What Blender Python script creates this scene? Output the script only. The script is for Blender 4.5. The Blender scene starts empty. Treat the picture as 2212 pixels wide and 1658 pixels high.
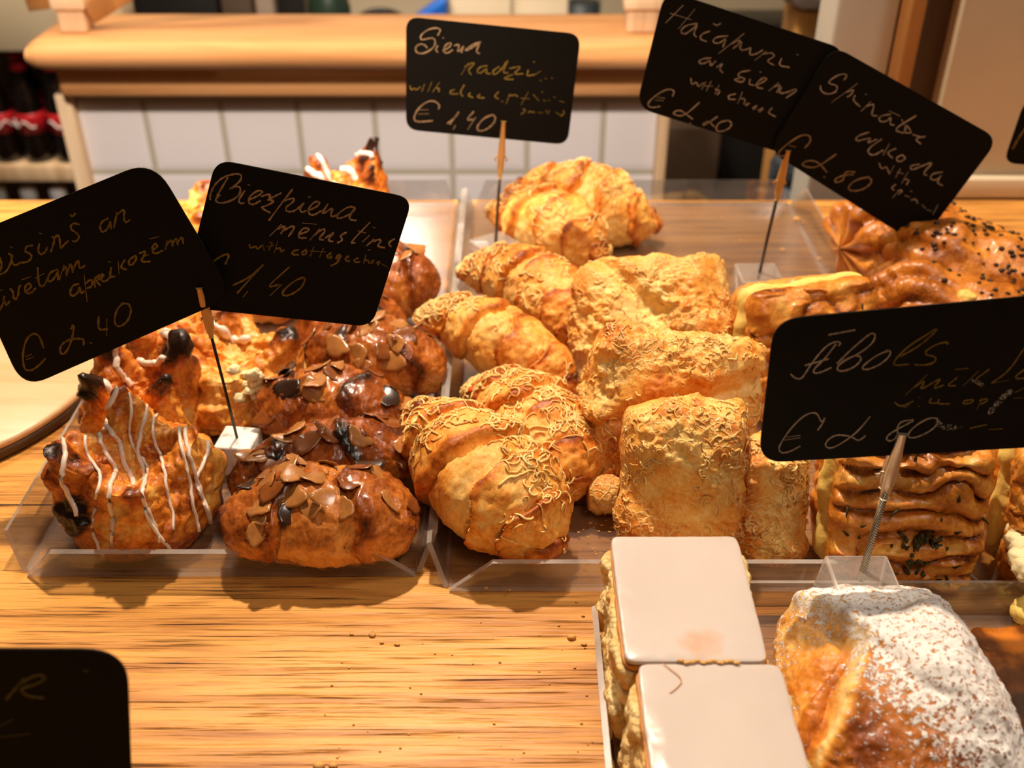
import bpy, math, random
import numpy as np
from mathutils import Vector, Matrix, Euler
from mathutils.bvhtree import BVHTree

# ------------------------------------------------------------------ camera, world, light
C = bpy.context.scene.collection
SC = bpy.context.scene
PI = math.pi
W, H = 2212, 1658
FPX = 2290.0
PITCH = math.radians(33.7)
TOP = 0.90                       # counter top height
CAM = Vector((0, 0, TOP + 0.42))

cam_d = bpy.data.cameras.new('camera'); cam = bpy.data.objects.new('camera', cam_d); C.objects.link(cam)
cam.location = CAM; cam.rotation_euler = (PI/2 - PITCH, 0, 0)
cam_d.sensor_width = 36; cam_d.lens = FPX/W*36
cam_d.clip_start = 0.01; cam_d.clip_end = 50
cam_d.dof.use_dof = True; cam_d.dof.focus_distance = 0.57; cam_d.dof.aperture_fstop = 7.5
SC.camera = cam

SC.view_settings.view_transform = 'Standard'
SC.view_settings.look = 'None'
SC.view_settings.exposure = 0.05
SC.view_settings.gamma = 1
SC.view_settings.use_curve_mapping = False

world = bpy.data.worlds.new('world'); SC.world = world; world.use_nodes = True
world.node_tree.nodes['Background'].inputs[0].default_value = (1.0, 0.80, 0.60, 1)
world.node_tree.nodes['Background'].inputs[1].default_value = 0.045

def area(name, loc, target, size, power, col, size_y=None):
    d = bpy.data.lights.new(name, 'AREA'); d.energy = power; d.color = col
    d.size = size
    if size_y: d.shape = 'RECTANGLE'; d.size_y = size_y
    o = bpy.data.objects.new(name, d); C.objects.link(o); o.location = loc
    o.rotation_euler = (Vector(target) - Vector(loc)).to_track_quat('-Z', 'Y').to_euler()
    return o
WARM = (1.0, 0.80, 0.60)
area('ceiling_spot_key', (-0.10, 0.98, 2.30), (0.05, 0.58, 0.92), 0.05, 26.0, WARM)
area('ceiling_spot_front', (0.30, -0.25, 2.15), (0.05, 0.5, 0.92), 0.25, 2.6, WARM)
def spot(name, loc, target, power, col, angle, blend=.5, rad=.06):
    d = bpy.data.lights.new(name, 'SPOT'); d.energy = power; d.color = col; d.spot_size = math.radians(angle); d.spot_blend = blend; d.shadow_soft_size = rad
    o = bpy.data.objects.new(name, d); C.objects.link(o); o.location = loc
    o.rotation_euler = (Vector(target) - Vector(loc)).to_track_quat('-Z', 'Y').to_euler(); return o
spot('tile_fill_spot', (-0.25, 0.25, 2.0), (-0.22, 1.36, 0.80), 118, (1.0, 0.87, 0.77), 44, .6)  # unseen spot added to brighten the tiles below the ledge
area('wall_fill_light', (0.75, 0.35, 2.3), (0.8, 0.98, 1.2), 0.3, 5.5, (1.0, 0.90, 0.80))  # added light out of view, lifts the brightness of the right wall
area('tray_glare_light', (-.34, 2.5, 1.86), (-.10, .80, .91), .26, 2.6, (1.0, .95, .88), .50)  # unseen light added at the back, mirrored as glare in the left tray floor
area('rack_fill_light', (-0.6, 1.45, 2.3), (-0.8, 2.0, 0.6), 0.4, 22.0, (1.0, 0.84, 0.66))  # added fill with no visible source, brightens the bottle rack

# ------------------------------------------------------------------ projection helpers (pixel of the photograph -> point in the place)
cp, sp_ = math.cos(PITCH), math.sin(PITCH)
def ray(px, py):
    x = (px - W/2)/FPX; y = -(py - H/2)/FPX
    # camera axes: right (1,0,0); up (0, sin, cos); forward (0, cos, -sin)
    return Vector((x, y*sp_ + cp, y*cp - sp_))
def at(px, py, z):
    d = ray(px, py); t = (z - CAM.z)/d.z
    return CAM + d*t
def aty(px, py, y):
    d = ray(px, py); t = (y - CAM.y)/d.y
    return CAM + d*t
def atplane(px, py, p0, n):
    d = ray(px, py); t = (p0 - CAM).dot(n)/d.dot(n)
    return CAM + d*t

# ------------------------------------------------------------------ numpy noise
def _hash(ix, iy, iz, seed):
    h = (ix*374761393 + iy*668265263 + iz*2147483647 + seed*1274126177) & 0xFFFFFFFF
    h = ((h ^ (h >> 13))*1274126177) & 0xFFFFFFFF
    h = ((h ^ (h >> 16))*2246822519) & 0xFFFFFFFF
    return ((h ^ (h >> 15)) & 0xFFFF)/32767.5 - 1.0
def vnoise(P, seed=0):
    P = np.asarray(P, float)
    I = np.floor(P).astype(np.int64); F = P - I; F = F*F*F*(F*(F*6 - 15) + 10)
    x, y, z = I[..., 0], I[..., 1], I[..., 2]
    fx, fy, fz = F[..., 0], F[..., 1], F[..., 2]
    def L(a, b, t): return a + (b - a)*t
    c = {}
    for i in (0, 1):
        for j in (0, 1):
            for k in (0, 1): c[i, j, k] = _hash(x+i, y+j, z+k, seed)
    return L(L(L(c[0,0,0], c[1,0,0], fx), L(c[0,1,0], c[1,1,0], fx), fy),
             L(L(c[0,0,1], c[1,0,1], fx), L(c[0,1,1], c[1,1,1], fx), fy), fz)
def fbm(P, seed=0, octv=4, gain=0.5):
    P = np.asarray(P, float); s = 0; a = 1; t = 0
    for o in range(octv):
        s = s + a*vnoise(P*(2**o) + 17.3*o, seed + o); t += a; a *= gain
    return s/t
def ridged(P, seed=0, octv=3):
    P = np.asarray(P, float); s = 0; a = 1; t = 0
    for o in range(octv):
        s = s + a*(1 - 2*np.abs(vnoise(P*(2**o) + 9.1*o, seed + o))); t += a; a *= .5
    return s/t

# ------------------------------------------------------------------ mesh helpers
def vnormals(V, F):
    N = np.zeros_like(V)
    F = np.asarray(F)
    a, b, c, d = V[F[:, 0]], V[F[:, 1]], V[F[:, 2]], V[F[:, -1]]
    n = np.cross(c - a, d - b) if F.shape[1] == 4 else np.cross(b - a, c - a)
    for k in range(F.shape[1]): np.add.at(N, F[:, k], n)
    return N/np.maximum(np.linalg.norm(N, axis=1, keepdims=True), 1e-12)

def mesh_obj(name, V, F, mat, parent=None, attrs=None, smooth=True, mats=None, midx=None):
    me = bpy.data.meshes.new(name)
    me.from_pydata([tuple(map(float, v)) for v in V], [], [tuple(map(int, f)) for f in F])
    if mats:
        for m in mats: me.materials.append(m)
        if midx is not None: me.polygons.foreach_set('material_index', np.asarray(midx, dtype=np.int32))
    elif mat: me.materials.append(mat)
    if smooth: me.polygons.foreach_set('use_smooth', np.ones(len(me.polygons), dtype=bool))
    for k, a in (attrs or {}).items():
        at_ = me.attributes.new(k, 'FLOAT', 'POINT'); at_.data.foreach_set('value', np.asarray(a, dtype=np.float32))
    me.validate(); me.update()
    o = bpy.data.objects.new(name, me); C.objects.link(o)
    if parent: o.parent = parent
    return o

def thing(name, label, cat, loc=(0, 0, 0), rot=(0, 0, 0), group=None):
    o = bpy.data.objects.new(name, None); C.objects.link(o); o.empty_display_size = .02
    o.location = loc; o.rotation_euler = rot
    o['label'] = label; o['category'] = cat
    if group: o['group'] = group
    return o
def tag(o, label, cat, group=None, kind=None):
    if label: o['label'] = label
    if cat: o['category'] = cat
    if group: o['group'] = group
    if kind: o['kind'] = kind
    return o
def struct(o):
    o['kind'] = 'structure'; return o

class MB:
    def __init__(s): s.v = []; s.f = []
    def add(s, V, F):
        b = len(s.v); s.v += [tuple(v) for v in V]; s.f += [tuple(b + i for i in f) for f in F]
        return s
    def box(s, x0, x1, y0, y1, z0, z1, M=None):
        V = [Vector(p) for p in ((x0,y0,z0),(x1,y0,z0),(x1,y1,z0),(x0,y1,z0),(x0,y0,z1),(x1,y0,z1),(x1,y1,z1),(x0,y1,z1))]
        if M is not None: V = [M @ p for p in V]
        return s.add(V, [(0,3,2,1),(4,5,6,7),(0,1,5,4),(1,2,6,5),(2,3,7,6),(3,0,4,7)])
    def bar(s, a, b, w, h, up=(0, 0, 1)):
        a, b = Vector(a), Vector(b); t = (b - a).normalized(); u = Vector(up)
        sd = t.cross(u).normalized(); u = sd.cross(t)
        V = []
        for p in (a, b):
            for i, j in ((-1,-1),(1,-1),(1,1),(-1,1)): V.append(p + sd*(i*w/2) + u*(j*h/2))
        return s.add(V, [(0,1,2,3),(7,6,5,4),(0,4,5,1),(1,5,6,2),(2,6,7,3),(3,7,4,0)])
    def tube(s, pts, rad, n=6, cap=True):
        pts = [Vector(p) for p in pts]
        r = rad if hasattr(rad, '__len__') else [rad]*len(pts)
        up = Vector((0.13, 0.31, 0.94)); rings = []
        for i, p in enumerate(pts):
            t = (pts[min(i+1, len(pts)-1)] - pts[max(i-1, 0)])
            if t.length < 1e-9: t = Vector((1, 0, 0))
            t.normalize(); a = t.cross(up)
            if a.length < 1e-3: a = t.cross(Vector((1, 0, 0)))
            a.normalize(); b = a.cross(t)
            rings.append([p + (a*math.cos(2*PI*k/n) + b*math.sin(2*PI*k/n))*r[i] for k in range(n)])
        V = [v for g in rings for v in g]; F = []
        for i in range(len(pts)-1):
            for k in range(n):
                F.append((i*n+k, i*n+(k+1) % n, (i+1)*n+(k+1) % n, (i+1)*n+k))
        if cap:
            F.append(tuple(range(n-1, -1, -1))); m = (len(pts)-1)*n; F.append(tuple(m+k for k in range(n)))
        return s.add(V, F)
    def lathe(s, prof, n=24, c=(0, 0, 0)):
        V = []; F = []; m = len(prof)
        for r, z in prof:
            for k in range(n): V.append((c[0] + r*math.cos(2*PI*k/n), c[1] + r*math.sin(2*PI*k/n), c[2] + z))
        for i in range(m-1):
            for k in range(n): F.append((i*n+k, i*n+(k+1) % n, (i+1)*n+(k+1) % n, (i+1)*n+k))
        F.append(tuple(range(n-1, -1, -1))); F.append(tuple((m-1)*n+k for k in range(n)))
        return s.add(V, F)
    def build(s, name, mat, parent=None, smooth=False, bevel=0, seg=2):
        o = mesh_obj(name, s.v, s.f, mat, parent, smooth=smooth)
        if bevel:
            m = o.modifiers.new('bevel', 'BEVEL'); m.width = bevel; m.segments = seg; m.limit_method = 'ANGLE'
            o.data.polygons.foreach_set('use_smooth', np.ones(len(o.data.polygons), dtype=bool))
        return o

# ------------------------------------------------------------------ materials
def lin(r, g, b):
    f = lambda c: (c/255/12.92) if c/255 <= .04045 else ((c/255 + .055)/1.055)**2.4
    return (f(r), f(g), f(b), 1)
class NT:
    def __init__(s, name):
        s.m = bpy.data.materials.new(name); s.m.use_nodes = True; s.t = s.m.node_tree; s.t.nodes.clear()
        s.out = s.t.nodes.new('ShaderNodeOutputMaterial')
    def n(s, kind, **kw):
        nd = s.t.nodes.new(kind)
        for k, v in kw.items():
            if k.startswith('i_'):
                key = k[2:].replace('_', ' ')
                nd.inputs[key].default_value = v
            else: setattr(nd, k, v)
        return nd
    def l(s, a, b): s.t.links.new(a, b)
    def coord(s, scale=(1, 1, 1), loc=(0, 0, 0)):
        tc = s.n('ShaderNodeTexCoord'); mp = s.n('ShaderNodeMapping')
        mp.inputs['Scale'].default_value = scale; mp.inputs['Location'].default_value = loc
        s.l(tc.outputs['Object'], mp.inputs[0]); return mp.outputs[0]
    def noise(s, vec, scale, detail=4, rough=.55, dist=0):
        nd = s.n('ShaderNodeTexNoise'); nd.inputs['Scale'].default_value = scale; nd.inputs['Detail'].default_value = detail
        nd.inputs['Roughness'].default_value = rough; nd.inputs['Distortion'].default_value = dist
        if vec is not None: s.l(vec, nd.inputs['Vector'])
        return nd.outputs['Fac']
    def vor(s, vec, scale, feature='F1'):
        nd = s.n('ShaderNodeTexVoronoi'); nd.feature = feature; nd.inputs['Scale'].default_value = scale
        if vec is not None: s.l(vec, nd.inputs['Vector'])
        return nd.outputs['Distance']
    def math(s, op, a, b=0.0, c=0.0, clamp=False):
        nd = s.n('ShaderNodeMath'); nd.operation = op; nd.use_clamp = clamp
        for i, x in enumerate((a, b, c)):
            if isinstance(x, (int, float)): nd.inputs[i].default_value = x
            else: s.l(x, nd.inputs[i])
        return nd.outputs[0]
    def ramp(s, fac, stops, interp='LINEAR'):
        nd = s.n('ShaderNodeValToRGB'); cr = nd.color_ramp; cr.interpolation = interp
        while len(cr.elements) < len(stops): cr.elements.new(.5)
        for e, (p, c) in zip(cr.elements, stops):
            e.position = p; e.color = c if len(c) == 4 else (*c, 1)
        s.l(fac, nd.inputs[0]); return nd.outputs[0]
    def mix(s, fac, a, b, mode='MIX'):
        nd = s.n('ShaderNodeMix'); nd.data_type = 'RGBA'; nd.blend_type = mode
        for inp, x in ((nd.inputs['Factor'], fac), (nd.inputs['A'], a), (nd.inputs['B'], b)):
            if isinstance(x, (int, float, tuple)): inp.default_value = x
            else: s.l(x, inp)
        return nd.outputs['Result']
    def attr(s, name):
        nd = s.n('ShaderNodeAttribute'); nd.attribute_name = name; return nd.outputs['Fac']
    def bump(s, h, strength=.3, dist=.001, normal=None):
        nd = s.n('ShaderNodeBump'); nd.inputs['Strength'].default_value = strength; nd.inputs['Distance'].default_value = dist
        s.l(h, nd.inputs['Height'])
        if normal is not None: s.l(normal, nd.inputs['Normal'])
        return nd.outputs[0]
    def bsdf(s, color=None, rough=.5, normal=None, spec=.5, metal=0, coat=0, coat_r=.1, sss=0, sss_r=(.01, .004, .002), trans=0, ior=1.45):
        b = s.n('ShaderNodeBsdfPrincipled')
        for key, x in (('Base Color', color), ('Roughness', rough), ('Normal', normal), ('Specular IOR Level', spec), ('Metallic', metal), ('Coat Weight', coat)):
            if x is None: continue
            if isinstance(x, (int, float, tuple)): b.inputs[key].default_value = x
            else: s.l(x, b.inputs[key])
        b.inputs['Coat Roughness'].default_value = coat_r; b.inputs['IOR'].default_value = ior
        b.inputs['Transmission Weight'].default_value = trans
        if sss:
            b.inputs['Subsurface Weight'].default_value = sss; b.inputs['Subsurface Radius'].default_value = (1, .4, .15)
            b.inputs['Subsurface Scale'].default_value = .004
        s.l(b.outputs[0], s.out.inputs[0]); return b

def simple(name, col, rough=.5, metal=0, spec=.5, var=.08, scale=30, coat=0, bump=0):
    t = NT(name); co = t.coord(); nz = t.noise(co, scale, 3)
    c2 = tuple(max(0, x*(1-var*3)) for x in col[:3]) + (1,)
    c = t.mix(nz, col, c2)
    nrm = t.bump(nz, bump, .001) if bump else None
    t.bsdf(c, rough, nrm, spec, metal, coat); return t.m

def wood(name, light, mid, dark, gx=3.0, gy=60.0, pore=0.6, rough=.45, axis='x', bump=.25, seams=None):
    t = NT(name)
    sc = {'x': (gx, gy, gy), 'y': (gy, gx, gy), 'z': (gy, gy, gx)}[axis]
    co = t.coord(sc)
    k2 = 4.6
    sc2 = {'x': (gx*1.6, gy*k2, gy*k2), 'y': (gy*k2, gx*1.6, gy*k2), 'z': (gy*k2, gy*k2, gx*1.6)}[axis]
    co2 = t.coord(sc2)
    sc3 = {'x': (gx*.35, gy*.12, gy*.12), 'y': (gy*.12, gx*.35, gy*.12), 'z': (gy*.12, gy*.12, gx*.35)}[axis]
    n1 = t.noise(co, 1, 5, .6, .6); n2 = t.noise(co2, 1, 4, .6, .2); n3 = t.noise(t.coord(sc3), 1, 3, .5, .8)
    f = t.math('ADD', t.math('MULTIPLY', n1, .55), t.math('MULTIPLY', n3, .45))
    base = t.ramp(f, [(.36, mid), (.56, light)])
    pr = t.ramp(n2, [(.34, (1, 1, 1)), (.45, (0, 0, 0))])
    gate = t.ramp(n1, [(.38, (1, 1, 1)), (.60, (.12, .12, .12))])
    pm = t.math('MULTIPLY', pr, t.math('MULTIPLY', gate, pore), clamp=True)
    col = t.mix(pm, base, dark)
    h = t.math('SUBTRACT', n1, t.math('MULTIPLY', pm, .9))
    if seams:
        # plank joints: thin dark lines across the board, each plank its own tone
        ob = t.n('ShaderNodeSeparateXYZ'); tc = t.n('ShaderNodeTexCoord'); t.l(tc.outputs['Object'], ob.inputs[0])
        for yv in seams:
            d = t.math('ABSOLUTE', t.math('SUBTRACT', ob.outputs['Y'], yv))
            ln = t.math('LESS_THAN', d, .0008)
            col = t.mix(ln, col, dark)
    t.bsdf(col, t.ramp(pm, [(0, (rough,)*3), (1, (.7,)*3)]), t.bump(h, bump, .0015), .4)
    return t.m

def pastry(name, stops, rough=(.5, .35), bump=.4, coat=0., fine=420, cheese=0., sss=.08, blist=180):
    """baked dough: attribute bake picks the crust colour; fine blisters and speckle"""
    t = NT(name); co = t.coord()
    bk = t.attr('bake')
    n1 = t.noise(co, 55, 5, .6, .4); n2 = t.noise(co, fine, 4, .65); v = t.vor(co, blist)
    f = t.math('ADD', bk, t.math('MULTIPLY', t.math('SUBTRACT', n1, .5), .95))
    f = t.math('ADD', f, t.math('MULTIPLY', t.math('SUBTRACT', n2, .5), .60))
    col = t.ramp(f, stops)
    if cheese:
        # melted cheese: pale lacy web over the crust
        cw = t.n('ShaderNodeTexVoronoi'); cw.feature = 'DISTANCE_TO_EDGE'; cw.inputs['Scale'].default_value = 210
        mp = t.n('ShaderNodeVectorMath'); mp.operation = 'ADD'
        nv = t.n('ShaderNodeTexNoise'); nv.inputs['Scale'].default_value = 160; t.l(co, nv.inputs['Vector'])
        sc = t.n('ShaderNodeVectorMath'); sc.operation = 'SCALE'; sc.inputs['Scale'].default_value = .006; t.l(nv.outputs['Color'], sc.inputs[0])
        t.l(co, mp.inputs[0]); t.l(sc.outputs[0], mp.inputs[1]); t.l(mp.outputs[0], cw.inputs['Vector'])
        web = t.ramp(cw.outputs['Distance'], [(.04, (1, 1, 1)), (.16, (0, 0, 0))])
        area_ = t.ramp(t.noise(co, 38, 3), [(.42, (0, 0, 0)), (.58, (1, 1, 1))])
        wm = t.math('MULTIPLY', t.math('MULTIPLY', web, area_), cheese)
        col = t.mix(wm, col, lin(247, 205, 128))
    else: wm = None
    h = t.math('ADD', t.math('MULTIPLY', n1, .5), t.math('MULTIPLY', n2, .35))
    h = t.math('SUBTRACT', h, t.math('MULTIPLY', v, .35))
    if wm is not None: h = t.math('ADD', h, t.math('MULTIPLY', wm, .5))
    r = t.ramp(bk, [(.2, (rough[0],)*3), (.8, (rough[1],)*3)])
    t.bsdf(col, r, t.bump(h, bump, .0016), .45, coat=coat, coat_r=.18, sss=sss)
    return t.m

M = {}
M['counter'] = wood('counter_oak', lin(230, 164, 80), lin(164, 98, 36), lin(58, 30, 10), 9, 150, 1.0, .42, 'x', .6, seams=(0.497, 0.62, 0.80))
M['ledge'] = wood('ledge_pine', lin(208, 150, 96), lin(180, 120, 66), lin(108, 64, 28), 3, 45, .35, .42, 'x', .1)
M['pale_wood'] = wood('pale_wood', lin(226, 196, 158), lin(196, 160, 118), lin(140, 100, 62), 3, 40, .3, .5, 'z', .1)
M['brown_wood'] = wood('brown_wood', lin(178, 124, 68), lin(140, 92, 46), lin(70, 44, 20), 3, 40, .4, .5, 'z', .1)
M['dark_wood'] = wood('dark_wood', lin(84, 58, 36), lin(60, 40, 24), lin(26, 18, 10), 3, 40, .4, .5, 'z', .1)
M['board'] = wood('board_wood', lin(226, 184, 138), lin(206, 158, 108), lin(140, 96, 56), 4, 60, .3, .3, 'x', .08)

def acrylic(name, tint, milk, refl=1.0, rough=.04):
    t = NT(name)
    tr = t.n('ShaderNodeBsdfTransparent'); tr.inputs[0].default_value = tint
    gl = t.n('ShaderNodeBsdfGlossy'); gl.inputs['Roughness'].default_value = rough
    lw = t.n('ShaderNodeLayerWeight'); lw.inputs['Blend'].default_value = .5
    fz = t.math('ADD', t.math('MULTIPLY', t.math('POWER', lw.outputs['Facing'], 5.0), .96), .04)
    df = t.n('ShaderNodeBsdfDiffuse'); df.inputs[0].default_value = lin(236, 228, 220)
    tl = t.n('ShaderNodeBsdfTranslucent'); tl.inputs[0].default_value = lin(236, 228, 220)
    ad = t.n('ShaderNodeMixShader'); ad.inputs[0].default_value = .5; t.l(df.outputs[0], ad.inputs[1]); t.l(tl.outputs[0], ad.inputs[2])
    co = t.coord(); nz = t.noise(co, 30, 4)
    mk = t.math('MULTIPLY', nz, milk*2)
    m1 = t.n('ShaderNodeMixShader'); t.l(mk, m1.inputs[0]); t.l(tr.outputs[0], m1.inputs[1]); t.l(ad.outputs[0], m1.inputs[2])
    m2 = t.n('ShaderNodeMixShader'); t.l(t.math('MULTIPLY', fz, refl, clamp=True), m2.inputs[0]); t.l(m1.outputs[0], m2.inputs[1]); t.l(gl.outputs[0], m2.inputs[2])
    t.l(m2.outputs[0], t.out.inputs[0]); return t.m
M['acrylic'] = acrylic('clear_acrylic', (.86, .85, .84, 1), .07, 2.4)
M['acrylic_floor'] = acrylic('scuffed_acrylic', (.86, .85, .84, 1), .08, 2.4, .16)
M['acrylic_edge'] = acrylic('acrylic_cut_edge', (.8, .8, .8, 1), .62, 1.0, .2)
M['acrylic_block'] = acrylic('acrylic_block', (.90, .90, .89, 1), .26)
M['glass'] = acrylic('glass', (.9, .93, .9, 1), .03)

GOLD = [(.0, lin(252, 212, 130)), (.26, lin(242, 172, 76)), (.48, lin(216, 124, 36)), (.70, lin(158, 74, 18)), (.92, lin(86, 38, 10)), (1, lin(40, 20, 8))]
BROWN = [(.0, lin(236, 172, 92)), (.25, lin(206, 126, 50)), (.5, lin(160, 82, 26)), (.72, lin(112, 50, 14)), (.9, lin(58, 26, 8)), (1, lin(26, 14, 6))]
M['croissant'] = pastry('croissant_crust', GOLD, (.55, .4), .5)
M['puff'] = pastry('cheese_puff_crust', GOLD, (.5, .4), .9, .05, 380, .75)
M['almond_dough'] = pastry('glazed_brown_crust', BROWN, (.38, .22), .5, .35)
M['pouch'] = pastry('pouch_crust', GOLD, (.5, .3), .6, .1)
M['spinach'] = pastry('spinach_crust', [(.0, lin(240, 196, 104)), (.28, lin(226, 152, 60)), (.5, lin(202, 120, 36)), (.72, lin(150, 80, 20)), (.92, lin(66, 30, 8)), (1, lin(32, 18, 8))], (.45, .28), .6, .15)
M['shred'] = pastry('baked_cheese', [(.0, lin(252, 220, 150)), (.4, lin(240, 192, 112)), (.7, lin(206, 140, 62)), (1, lin(150, 88, 34))], (.45, .45), .2, 0, 500, 0, .15)
M['curd'] = simple('curd', lin(250, 232, 180), .6, 0, .4, .05, 200, 0, .6)
M['icing_line'] = simple('icing_line', lin(248, 226, 206), .25, 0, .5, .03, 80, .2)
M['cheese'] = simple('yellow_cheese', lin(246, 212, 112), .55, 0, .4, .06, 160, 0, .6)
M['greens'] = simple('spinach_filling', lin(126, 132, 44), .5, 0, .4, .22, 220, 0, .8)
M['herb'] = simple('dry_herb', lin(74, 62, 26), .6, 0, .3, .2, 300)
M['burnt'] = simple('burnt_choc', lin(34, 24, 20), .3, 0, .5, .15, 200, .3)
M['seed'] = simple('seed', lin(60, 42, 18), .4, 0, .4, .2, 200)
M['flake'] = simple('almond_flake', lin(206, 136, 70), .24, 0, .5, .2, 160, .5, .3)
M['flake_toast'] = simple('toasted_flake', lin(158, 88, 38), .24, 0, .5, .2, 160, .5, .3)
M['flake_dark'] = simple('dark_flake', lin(54, 30, 16), .25, 0, .5, .15, 260, .4)
M['crumb'] = simple('crumb', lin(232, 178, 104), .7, 0, .3, .12, 300)
M['red_pepper'] = simple('pepper', lin(226, 80, 24), .35, 0, .5, .1, 200)

def card_mat():
    t = NT('chalkboard_black'); co = t.coord(); n = t.noise(co, 40, 4)
    t.bsdf(t.mix(n, lin(9, 7, 3), lin(15, 12, 6)), .65, None, .15); return t.m
M['card'] = card_mat()
def chalk(name, col, lo=.30, hi=.62):
    t = NT(name); co = t.coord(); n = t.noise(co, 260, 4, .65); n2 = t.noise(co, 60, 2)
    f = t.ramp(t.math('ADD', t.math('MULTIPLY', n, .5), t.math('MULTIPLY', n2, .5)), [(lo, (0, 0, 0)), (hi, (1, 1, 1))])
    t.bsdf(t.mix(f, tuple(c*.40 for c in col[:3]) + (1,), col), .6, None, .2); return t.m
M['chalk_gold'] = chalk('gold_ink', lin(128, 100, 40))
M['chalk_pink'] = chalk('pale_ink', lin(158, 126, 88))
M['chalk_white'] = chalk('white_ink', lin(172, 152, 128))
M['chalk_dim'] = chalk('dim_ink', lin(92, 82, 32))
M['clip_gold'] = simple('brass_clip', lin(212, 164, 96), .35, .25, .5, .06, 60)
M['clip_silver'] = simple('steel_clip', lin(216, 196, 166), .28, .8, .5, .05, 60)
M['wire'] = simple('wire', lin(112, 100, 84), .35, .8, .5, .1, 200)
M['wire_dark'] = simple('dark_wire', lin(44, 40, 30), .4, .4, .5, .1, 200)
M['base_white'] = simple('white_block', lin(236, 230, 216), .5, 0, .4, .03, 60)
def block_mat():
    t = NT('painted_block'); co = t.coord(); n = t.noise(co, 120, 4, .6)
    c = t.ramp(n, [(.30, lin(150, 146, 138)), (.46, lin(238, 234, 224))])
    t.bsdf(c, .45); return t.m
M['block'] = block_mat()
def steel_rope():
    t = NT('twisted_steel'); tc = t.n('ShaderNodeTexCoord'); mp = t.n('ShaderNodeMapping'); mp.inputs['Rotation'].default_value = (0, .9, .5)
    t.l(tc.outputs['Object'], mp.inputs[0])
    w = t.n('ShaderNodeTexWave'); w.inputs['Scale'].default_value = 330; t.l(mp.outputs[0], w.inputs['Vector'])
    c = t.ramp(w.outputs['Fac'], [(.2, lin(70, 58, 44)), (.7, lin(206, 190, 164))])
    t.bsdf(c, .3, t.bump(w.outputs['Fac'], .6, .0005), metal=.7); return t.m
M['rope'] = steel_rope()

def tile_mat():
    t = NT('white_glazed_tile'); co = t.coord()
    sx = t.n('ShaderNodeSeparateXYZ'); t.l(co, sx.inputs[0])
    def edge(o, off):
        fr = t.math('FRACT', t.math('ADD', t.math('MULTIPLY', t.math('SUBTRACT', o, off), 10.0), 100.0))
        return t.math('MINIMUM', fr, t.math('SUBTRACT', 1.0, fr))
    e = t.math('MINIMUM', edge(sx.outputs['X'], .020), edge(sx.outputs['Z'], .764))
    g = t.ramp(e, [(.030, (1, 1, 1)), (.048, (0, 0, 0))])
    h = t.ramp(e, [(.03, (0, 0, 0)), (.11, (1, 1, 1))])
    n = t.noise(co, 6, 3)
    tl = t.mix(n, lin(226, 218, 214), lin(214, 204, 200))
    col = t.mix(g, tl, lin(176, 166, 146))
    t.bsdf(col, t.ramp(g, [(0, (.22,)*3), (1, (.8,)*3)]), t.bump(t.math('ADD', h, t.math('MULTIPLY', n, .2)), .4, .002)); return t.m
M['tile'] = tile_mat()
M['plaster'] = simple('beige_plaster', lin(212, 194, 164), .8, 0, .3, .05, 12)
M['post_paint'] = simple('grey_paint', lin(206, 202, 190), .5, 0, .4, .03, 12)
M['floor'] = simple('dark_floor', lin(74, 62, 50), .6, 0, .4, .15, 5)
M['cream_panel'] = simple('cream_panel', lin(222, 204, 172), .6, 0, .4, .05, 10)
M['dark_plastic'] = simple('dark_plastic', lin(26, 24, 22), .35, 0, .5, .1, 10)
M['brown_panel'] = simple('brown_panel', lin(72, 56, 42), .5, 0, .4, .1, 8)
M['grey_brown'] = simple('grey_brown', lin(140, 122, 104), .6, 0, .4, .1, 8)
M['blue'] = simple('blue_plastic', lin(24, 96, 190), .35, 0, .5, .05, 10)
M['navy'] = simple('navy_bag', lin(34, 46, 56), .45, 0, .5, .15, 20)
M['green_dark'] = simple('dark_green', lin(30, 48, 34), .4, 0, .5, .1, 10)
M['crate_red'] = simple('dark_red_crate', lin(70, 14, 10), .4, 0, .5, .2, 6)
M['cola'] = simple('cola_glass', lin(22, 12, 8), .08, 0, .6, .1, 10, .5)
M['label_red'] = simple('red_label', lin(206, 36, 44), .4, 0, .4, .05, 30)
M['cap_red'] = simple('red_cap', lin(212, 34, 38), .35, 0, .5, .05, 30)
M['label_white'] = simple('white_script', lin(240, 225, 220), .5, 0, .4, .02, 30)
M['cap_white'] = simple('white_cap', lin(236, 232, 226), .4, 0, .5, .03, 30)
M['brown_bottle'] = simple('amber_bottle', lin(94, 78, 52), .15, 0, .6, .1, 10, .4)
M['paper'] = simple('brown_paper', lin(186, 134, 70), .7, 0, .3, .1, 20)
M['plasticbag'] = simple('clear_wrap', lin(206, 208, 214), .2, 0, .6, .12, 14, .5)

# ------------------------------------------------------------------ setting
FLZ = 0.0
o = MB().box(-2.2, 2.2, -.8, 3.0, -.05, 0).build('floor', M['floor']); struct(o)
o = MB().box(-2.2, 2.2, 2.6, 2.7, 0, 2.6).build('wall_back', M['plaster']); struct(o)
o = MB().box(.400, 1.6, .965, 1.06, 0, 2.6).build('wall_right', M['plaster']); struct(o)
o = MB().box(.400, 1.6, .953, .965, TOP, TOP + .02).build('baseboard_right', M['cream_panel'], bevel=.002); struct(o)
o = MB().box(.372, .400, .99, 1.06, 0, 2.6).build('trim_2', M['dark_wood']); struct(o)
o = MB().box(.357, .371, .975, 1.06, 0, 2.6).build('trim_1', M['brown_wood'], bevel=.002); struct(o)
o = MB().box(.298, .356, 1.0, 1.06, 0, 2.6).build('trim_3', M['post_paint'], bevel=.004); struct(o)

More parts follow.
